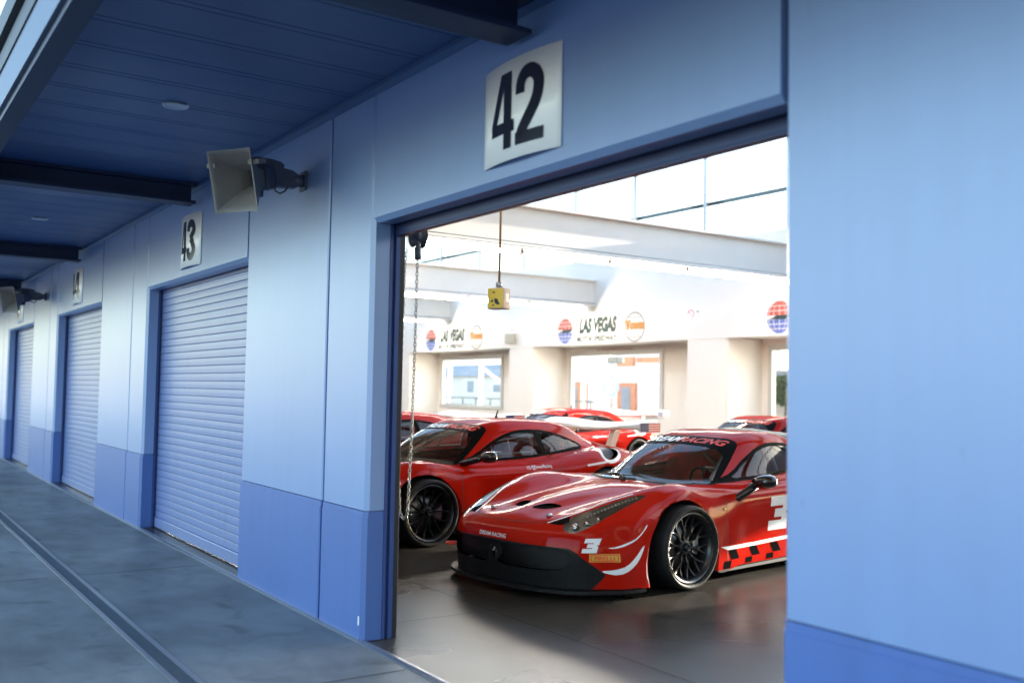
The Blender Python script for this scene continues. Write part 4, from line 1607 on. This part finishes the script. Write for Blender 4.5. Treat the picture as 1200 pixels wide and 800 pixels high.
# resample at link pitch
pitch = .026
res = [pts[0]]
acc = 0
for a, b in zip(pts, pts[1:]):
    d = (b - a).length
    while acc + d >= pitch:
        k = (pitch - acc) / d
        a = a.lerp(b, k)
        res.append(a)
        d = (b - a).length
        acc = 0
    acc += d
for i, (a, b) in enumerate(zip(res, res[1:])):
    c = (a + b) / 2
    d = (b - a).normalized()
    sd = Vector((0, 1, 0)) if i % 2 else d.cross(Vector((0, 1, 0))).normalized()
    ring = [c + d * (.0185 * math.cos(u)) + sd * (.0095 * math.sin(u)) for u in [2 * math.pi * q / 8 for q in range(8)]]
    tube(bm, ring, .0032, 5, closed=True)
obj('chain', bm, 'steel', t)

# ---- yellow pull-cord control box hanging in the doorway
t = thing('pendant_switch', 'small yellow control box hanging on a brown cord in the open doorway', 'switch box', (-5.64, 1.0, 2.20))
bm = bmesh.new()
box(bm, -.075, .075, -.055, .055, -.085, .075, bevel=.008)
bx_ = obj('box', bm, 'box_back', t)
bm = bmesh.new()
box(bm, -.068, .068, -.060, -.0555, -.078, .068, bevel=.002)
pl = obj('face_plate', bm, 'yellow_box', bx_)
bm = bmesh.new()
for q in ([(-.03, .045), (.0, .045), (-.015, .03)], [(-.045, -.03), (-.02, -.01), (-.02, -.035)], [(-.01, -.005), (.02, -.01), (.03, -.035), (.045, -.05), (.02, -.055), (-.005, -.04)], [(-.03, -.055), (-.005, -.05), (-.02, -.068)]):
    prism(bm, q, -.0612, -.0602, axis='y')
obj('symbol', bm, 'numeral', pl)
bm = bmesh.new()
box(bm, .0752, .0765, -.025, .025, -.03, .035)
obj('label', bm, 'sign_white', bx_)
bm = bmesh.new()
tube(bm, [(0, 0, .075), (0, 0, .11)], .022, 12)
obj('cord_grip', bm, 'galv', t)
bm = bmesh.new()
tube(bm, [(0, 0, .10), (.004, 0, .5), (.0, 0, 3.2)], .008, 8)
obj('cord', bm, 'cable_brown', t)
bx_.rotation_euler = (0, 0, R(28))
bx_.scale = (.86, .86, .9)

# ---- fluorescent lights under the beams
first = None
for k in range(-2, 1):
    x = -14.37 + BAY * k
    for q in range(5):
        y = 5.14 + 2.02 * q
        if first is None:
            first = thing('fluorescent_light', 'long white fluorescent light with pale diffuser fixed under a roof beam', 'light', (x, y, 4.10), 0, 'fluorescent lights under the roof beams')
            bm = bmesh.new()
            box(bm, -.10, .10, 0, 1.98, -.045, -.002, bevel=.006)
            obj('tray', bm, 'lamp_tray', first)
            bm = bmesh.new()
            prism(bm, chaikin([(-.11, -.046), (.11, -.046), (.10, -.10), (-.10, -.10)], 1), .04, 1.94, axis='y')
            obj('diffuser', bm, 'tube_lamp', first)
            bm = bmesh.new()
            for yy in (.02, 1.95):
                box(bm, -.11, .11, yy - .012, yy + .012, -.108, -.046)
            obj('end_cap', bm, 'lamp_tray', first)
        else:
            d = dup(first)
            d.location = (x, y, 4.10)
for k in range(-2, 1):
    x = -14.37 + BAY * k
    bm = bmesh.new()
    tube(bm, [(x + .175, .5, 4.18), (x + .175, BACK - .05, 4.18)], .010, 6)
    tag(obj('cable_conduit', bm, 'horn_dark'), 'thin dark cable run along the side of a white roof beam', 'cable', 'cable runs along the roof beams')

# ---- painted signs on the fascia
def speedway_sign(k, label):
    cx = -22.50 + BAY * k
    t = thing('wall_sign', label, 'sign', (cx, BACK, 3.42), 0, 'speedway signs on the back wall')
    yy = -.004
    def flat(bm):
        for v in bm.verts: v.co = (v.co.x, yy, v.co.y)
        return bm
    # globe of red and blue tiles with a dark car across the middle
    bmr, bmb, bmk = bmesh.new(), bmesh.new(), bmesh.new()
    gx, r = -1.62, .40
    rows = [(.12, .38), (.42, .66), (.70, .97)]
    for sg, bmx in ((1, bmr), (-1, bmb)):
        for a, b in rows:
            for i in range(6):
                ang = lambda q: math.sin(math.radians(-84 + 28 * q))
                u0, u1 = ang(i) + .02, ang(i + 1) - .02
                za, zb = a * r, b * r
                ca, cb = math.sqrt(max(0, 1 - a * a)) * r, math.sqrt(max(0, 1 - b * b)) * r
                bmx.faces.new([bmx.verts.new((gx + u * c, yy, sg * z)) for u, c, z in ((u0, ca, za), (u1, ca, za), (u1, cb, zb), (u0, cb, zb))])
    for q in ([(-.36, -.03), (-.2, .0), (-.1, .05), (.15, .05), (.36, .07), (.36, .02), (.22, -.05), (-.05, -.05)],):
        bmk.faces.new([bmk.verts.new((gx + x, yy - .001, z)) for x, z in q])
    obj('globe_emblem', bmr, 'logo_red', t)
    obj('globe_emblem', bmb, 'logo_blue', t)
    obj('car_emblem', bmk, 'logo_green', t)
    b = flat(text_bm('LAS VEGAS', .48, .62, .075, .22))
    for v in b.verts: v.co.x += -.05; v.co.z += .13
    obj('lettering', b, 'logo_green', t)
    b = flat(text_bm('MOTOR SPEEDWAY', .18, .92, .05, .25))
    for v in b.verts: v.co.x += -.10; v.co.z += -.27
    obj('lettering', b, 'logo_green', t)
    # second globe: grey ring lattice with an orange wordmark
    b = bmesh.new()
    gx = 1.60
    for i in range(40):
        a0, a1 = 2 * math.pi * i / 40, 2 * math.pi * (i + 1) / 40
        b.faces.new([b.verts.new((gx + rr * math.cos(a), yy, rr * math.sin(a))) for rr, a in ((.39, a0), (.39, a1), (.43, a1), (.43, a0))])
    for z in (-.28, .28):
        c = math.sqrt(.16 - z * z)
        b.faces.new([b.verts.new(p) for p in ((gx - c, yy, z - .008), (gx + c, yy, z - .008), (gx + c, yy, z + .008), (gx - c, yy, z + .008))])
    for m_ in (-.6, 0, .6):
        prev = None
        for i in range(17):
            th = R(-80 + 10 * i)
            p = (gx + m_ * .4 * math.cos(th), .4 * math.sin(th))
            if prev: b.faces.new([b.verts.new(q) for q in ((prev[0] - .007, yy, prev[1]), (prev[0] + .007, yy, prev[1]), (p[0] + .007, yy, p[1]), (p[0] - .007, yy, p[1]))])
            prev = p
    obj('globe_emblem', b, 'logo_grey', t)
    b = flat(text_bm('Town', .27, 1.12, .10, .05))
    for v in b.verts: v.co = (v.co.x + gx, yy - .002, v.co.z + .06)
    obj('lettering', b, 'logo_orange', t)
    b = flat(text_bm('SQUARE', .13, 1.05, .07, .05))
    for v in b.verts: v.co = (v.co.x + gx, yy - .002, v.co.z - .13)
    obj('lettering', b, 'logo_orange', t)
    n = flat(text_bm('Your fans appreciate your autographs!', .085, 1.25, .012, .3))
    for v in n.verts: v.co = (v.co.x, v.co.y, v.co.z)
    o = tag(obj('wall_lettering', n, 'notice_red'), {0: 'red slanted line of writing above the middle window', -1: 'red slanted line of writing above the left window', 1: 'red slanted line of writing above the right window'}[k], 'lettering', 'red lines of writing above the windows')
    o.location = (wx(k) + 2.2, wy0 - .002, 2.905)
speedway_sign(0, 'speedway sign between two globe emblems above the middle window')
speedway_sign(-1, 'speedway sign between two globe emblems above the left window')
speedway_sign(1, 'speedway sign cut off by the doorway edge, only its red and blue globe showing')
def notice(x, z, label):
    bm = bmesh.new()
    box(bm, -.30, .30, -.012, -.001, -.20, .20)
    t = thing('no_smoking_sign', label, 'sign', (x, BACK, z), 0, 'no smoking signs on the back wall')
    pn = obj('panel', bm, 'sign_white', t)
    bm = bmesh.new()
    for i in range(28):
        a0, a1 = 2 * math.pi * i / 28, 2 * math.pi * (i + 1) / 28
        bm.faces.new([bm.verts.new((-.13 + rr * math.cos(a), -.014, rr * math.sin(a))) for rr, a in ((.10, a0), (.10, a1), (.13, a1), (.13, a0))])
    bm.faces.new([bm.verts.new((-.13 + x_, -.0142, z_)) for x_, z_ in ((-.085, .065), (-.065, .085), (.085, -.065), (.065, -.085))])
    obj('symbol', bm, 'logo_red', pn)
    b = text_bm('NO', .075, .8, .02)
    for v in b.verts: v.co = (v.co.x + .13, -.014, v.co.y + .06)
    obj('lettering', b, 'numeral', pn)
    b = text_bm('SMOKING', .05, .75, .02)
    for v in b.verts: v.co = (v.co.x + .13, -.014, v.co.y - .07)
    obj('lettering', b, 'numeral', pn)
notice(-18.54, 3.65, 'small white no smoking sign above the wide pier right of the middle window')
notice(-26.92, 3.68, 'small white no smoking sign above a tan junction box')
bm = bmesh.new()
box(bm, -.27, .27, -.12, -.001, -.16, .16, bevel=.01)
o = tag(obj('junction_box', bm, 'plate_tan', None, (-27.05, BACK, 3.30)), 'tan metal junction box low on the fascia between two windows', 'junction box')

# ---- the cars
cars = 'red race cars parked in the garage hall'
A = make_car(458, 'race_car', 'red race car with 3 on its door, parked in the open doorway', 'race car', (-6.90, 4.03), 278.4, cars)
B = make_car(430, 'race_car', 'red race car with small aerial and white wing, left of the number 3 car', 'race car', (-9.705, 3.27), 277, cars)
def place(src, x, y, deg, label):
    d = dup(src)
    d.location = (x, y, 0)
    d.rotation_euler = (0, 0, R(deg))
    d['label'] = label
    return d
E1 = place(A, -11.35, 9.75, 275, 'red race car in the second row whose roof shows above the number 3 car')
D1 = place(B, -15.3, 8.7, 277, 'red race car with white wing in the second row, under the middle window')
C1 = place(B, -13.0, 3.5, 276, 'red race car showing only its roof and side glass at the left door jamb')

# ---- what shows through the windows
def ext(name, label, cat, parts, loc=(0, 0, 0), group=None):
    t = thing(name, label, cat, loc, 0, group)
    for n, bm, m in parts:
        obj(n, bm, m, t)
    return t
def boxes(*bs):
    bm = bmesh.new()
    for b in bs: box(bm, *b)
    return bm
def gable(x0, x1, y0, y1, z0, zr):
    bm = bmesh.new()
    prism(bm, [(y0, z0), ((y0 + y1) / 2, zr), (y1, z0)], x0, x1, axis='x')
    return bm
ext('service_building', 'pale tan service building with grey roof seen through the left window', 'building', [
    ('wall', boxes((-12, 7, 0, 8, -.01, 2.75)), 'tan_render'), ('roof', gable(-12.4, 7.4, -.6, 8.6, 2.751, 4.0), 'slate'),
    ('window', boxes((-3.2, -1.2, -.10, -.002, 1.15, 2.55)), 'white_steel'), ('pane', boxes((-2.75, -1.65, -.13, -.101, 1.35, 2.35)), 'slate'),
    ('window', boxes((1.1, 2.8, -.10, -.002, 1.25, 2.2)), 'white_steel'), ('pane', boxes((1.4, 2.5, -.13, -.101, 1.42, 2.05)), 'slate')], (-70, 42, 0))
ext('brick_building', 'white building with orange piers and bands seen through the middle window', 'building', [
    ('wall', boxes((-7, 6, 0, 8, -.01, 4.3)), 'render_white'), ('roof', boxes((-7.4, 6.4, -.6, 8.4, 4.301, 4.6)), 'slate'),
    ('pier', boxes((-4.4, -2.6, -.20, -.002, .0, 2.2), (.5, 2.1, -.20, -.002, .0, 2.15)), 'brick_orange'),
    ('band', boxes((.4, 1.9, -.20, -.002, 3.15, 3.7), (2.2, 5.6, -.20, -.002, 3.35, 3.65)), 'brick_orange'),
    ('opening', boxes((-4.0, -3.4, -.23, -.201, .1, 1.9), (.9, 1.7, -.23, -.201, .1, 1.9)), 'slate')], (-46, 36, 0))
ext('low_building', 'low pale building with flat roof seen through the right window', 'building', [
    ('wall', boxes((-5, 7, 0, 7, -.01, 2.5)), 'tan_render'), ('roof', boxes((-5.4, 7.4, -.8, 7.4, 2.501, 3.0)), 'slate'),
    ('opening', boxes((-.6, .3, -.05, -.002, .1, 1.9), (1.5, 3.5, -.05, -.002, .9, 1.8)), 'slate')], (-37, 42, 0))
def steel_frame(x, y, sp, h, label):
    t = thing('steel_frame', label, 'steel frame', (x, y, 0), 0, 'white steel frames outside the windows')
    for xx in (-sp, 0, sp):
        bm = bmesh.new()
        box(bm, xx - .085, xx + .085, -.085, .085, -.01, h)
        obj('post', bm, 'white_steel', t)
    bm = bmesh.new()
    box(bm, -sp - .2, sp + .2, -.12, .12, h + .001, h + .3)
    obj('top_rail', bm, 'white_steel', t)
    bm = bmesh.new()
    tube(bm, [(.09, 0, h - .15), (sp - .09, 0, h - 1.35)], .075, 6)
    obj('brace', bm, 'white_steel', t)
steel_frame(-42.2, 24.0, 3.1, 2.85, 'white steel frame with a slanting brace outside the left window')
steel_frame(-35.0, 25.6, .85, 3.0, 'narrow white steel frame standing outside the middle window')
def bench_stand(x, y, label):
    t = thing('bleacher', label, 'bleacher', (x, y, 0), 0, 'dark bleachers outside the windows')
    for i in range(3):
        obj('seat_bench', boxes((-1.5, 1.5, .5 * i, .5 * i + .32, .42 + .35 * i, .50 + .35 * i)), 'bench_grey', t)
    bm = bmesh.new()
    for xx in (-1.3, 0, 1.3):
        box(bm, xx - .03, xx + .03, .05, 1.3, .0, .05)
        for i in range(3): box(bm, xx - .03, xx + .03, .5 * i + .1, .5 * i + .16, .05, .419 + .35 * i)
    obj('frame', bm, 'bench_grey', t)
bench_stand(-44.2, 23.0, 'dark bleacher at the bottom left of the left window')
bench_stand(-39.6, 22.6, 'dark bleacher at the bottom right of the left window')
bench_stand(-34.0, 22.4, 'dark bleacher at the bottom left of the middle window')
t = thing('diamond_sign', 'pale blue diamond sign on a post outside the middle window', 'sign', (-33.0, 25.0, 0))
bm = bmesh.new(); prism(bm, [(-.28, 0), (.28, 0), (.12, 1.35), (-.12, 1.35)], -.10, .10, axis='y'); obj('post', bm, 'slate', t)
bm = bmesh.new(); prism(bm, chaikin([(0, 1.22), (.66, 1.82), (0, 2.42), (-.66, 1.82)], 1), -.17, -.101, axis='y'); ds = obj('sign_plate', bm, 'blue_panel', t)
bm = bmesh.new(); prism(bm, [(.30 * math.cos(a), 1.82 + .30 * math.sin(a)) for a in [2 * math.pi * i / 24 for i in range(24)]], -.18, -.1705, axis='y'); obj('round_panel', bm, 'render_white', ds)
t = thing('speaker_post', 'slim post with a dark box loudspeaker outside the middle window', 'lamp', (-33.6, 25.6, 0))
bm = bmesh.new(); tube(bm, [(0, 0, -.01), (0, 0, 2.9)], .05, 8); obj('post', bm, 'white_steel', t)
bm = bmesh.new(); box(bm, -.36, .36, -.2, .2, 2.86, 3.14, bevel=.04); obj('speaker_box', bm, 'bench_grey', t)  # black loudspeaker box on top of the post
def tree(x, y, h, r, label):
    t = thing('tree', label, 'tree', (x, y, 0), 0, 'small trees beyond the windows')
    bm = bmesh.new()
    tube(bm, [(0, 0, -.02), (.05, 0, h * .3), (.0, .05, h * .6)], [.14, .11, .05], 8)
    for a in (.5, 2.5, 4.4):
        tube(bm, [(.03, 0, h * .35), (r * .5 * math.cos(a), r * .5 * math.sin(a), h * .62)], [.06, .025], 6)
    obj('trunk', bm, 'trunk_brown', t)
    bm = bmesh.new()
    for i in range(1500):
        while True:
            p = Vector((random.uniform(-1, 1), random.uniform(-1, 1), random.uniform(-1, 1)))
            if .2 < p.length < 1 and random.random() < .35 + .65 * (math.sin(p.x * 5) * math.sin(p.y * 4 + 1) * math.sin(p.z * 5) > -.1): break
        c = Vector((p.x * r, p.y * r, h * .68 + p.z * h * .32))
        a = Vector((random.gauss(0, 1), random.gauss(0, 1), random.gauss(0, 1))).normalized() * .13
        b = a.cross(Vector((random.gauss(0, 1), random.gauss(0, 1), random.gauss(0, 1)))).normalized() * .08
        bm.faces.new([bm.verts.new(q) for q in (c - a, c + b, c + a, c - b)])
    obj('crown', bm, 'leaf', t)
tree(-38.4, 40.2, 3.0, 1.1, 'small green tree beyond the right window, left one')
tree(-36.2, 40.0, 2.7, .9, 'small green tree beyond the right window, right one')

# ---- light
SUN = Vector((.055, 1.0, .182)).normalized()
el = math.asin(SUN.z)
W = bpy.data.worlds.new('World')
S.world = W
W.use_nodes = True
nt = W.node_tree
sky = nt.nodes.new('ShaderNodeTexSky')
sky.sky_type = 'NISHITA'
sky.sun_disc = False
sky.ozone_density = 1.6
sky.air_density = 1.0
sky.dust_density = 1.6
sky.sun_elevation = el
sky.sun_rotation = math.atan2(SUN.x, SUN.y)
bgn = nt.nodes['Background']
bgn.inputs['Strength'].default_value = .14
nt.links.new(sky.outputs['Color'], bgn.inputs['Color'])
sl = bpy.data.lights.new('sun', 'SUN')
sl.energy = 3.2
sl.angle = R(.5)
sl.color = (1, .90, .76)
so = bpy.data.objects.new('sun', sl)
C.objects.link(so)
so.rotation_euler = SUN.to_track_quat('Z', 'Y').to_euler()
so.location = (0, 0, 20)

# ---- camera
cd = bpy.data.cameras.new('camera')
cam = bpy.data.objects.new('camera', cd)
C.objects.link(cam)
cd.sensor_width = 36
cd.lens = 1148.95 / 1200 * 36
cd.clip_start = .05
cd.clip_end = 3000
yaw, pit, rol = R(-55.924), R(2.871), R(.994)
f = Vector((math.sin(yaw) * math.cos(pit), math.cos(yaw) * math.cos(pit), math.sin(pit)))
r = Vector((math.cos(yaw), -math.sin(yaw), 0))
u = r.cross(f)
r2 = math.cos(rol) * r + math.sin(rol) * u
u2 = -math.sin(rol) * r + math.cos(rol) * u
cam.matrix_world = Matrix(((r2.x, u2.x, -f.x, 0), (r2.y, u2.y, -f.y, -2.7), (r2.z, u2.z, -f.z, 1.565), (0, 0, 0, 1)))
cd.dof.use_dof = True
cd.dof.focus_distance = 8.0
cd.dof.aperture_fstop = 1.4
S.camera = cam

S.render.engine = 'CYCLES'
S.cycles.use_denoising = True
S.cycles.max_bounces = 10
S.cycles.diffuse_bounces = 6
S.cycles.transparent_max_bounces = 16
S.cycles.sample_clamp_indirect = 8
S.cycles.caustics_reflective = False
S.cycles.caustics_refractive = False
vs = S.view_settings
vs.view_transform = 'Standard'
vs.look = 'None'
vs.gamma = 1
vs.use_curve_mapping = False
vs.exposure = 3.0
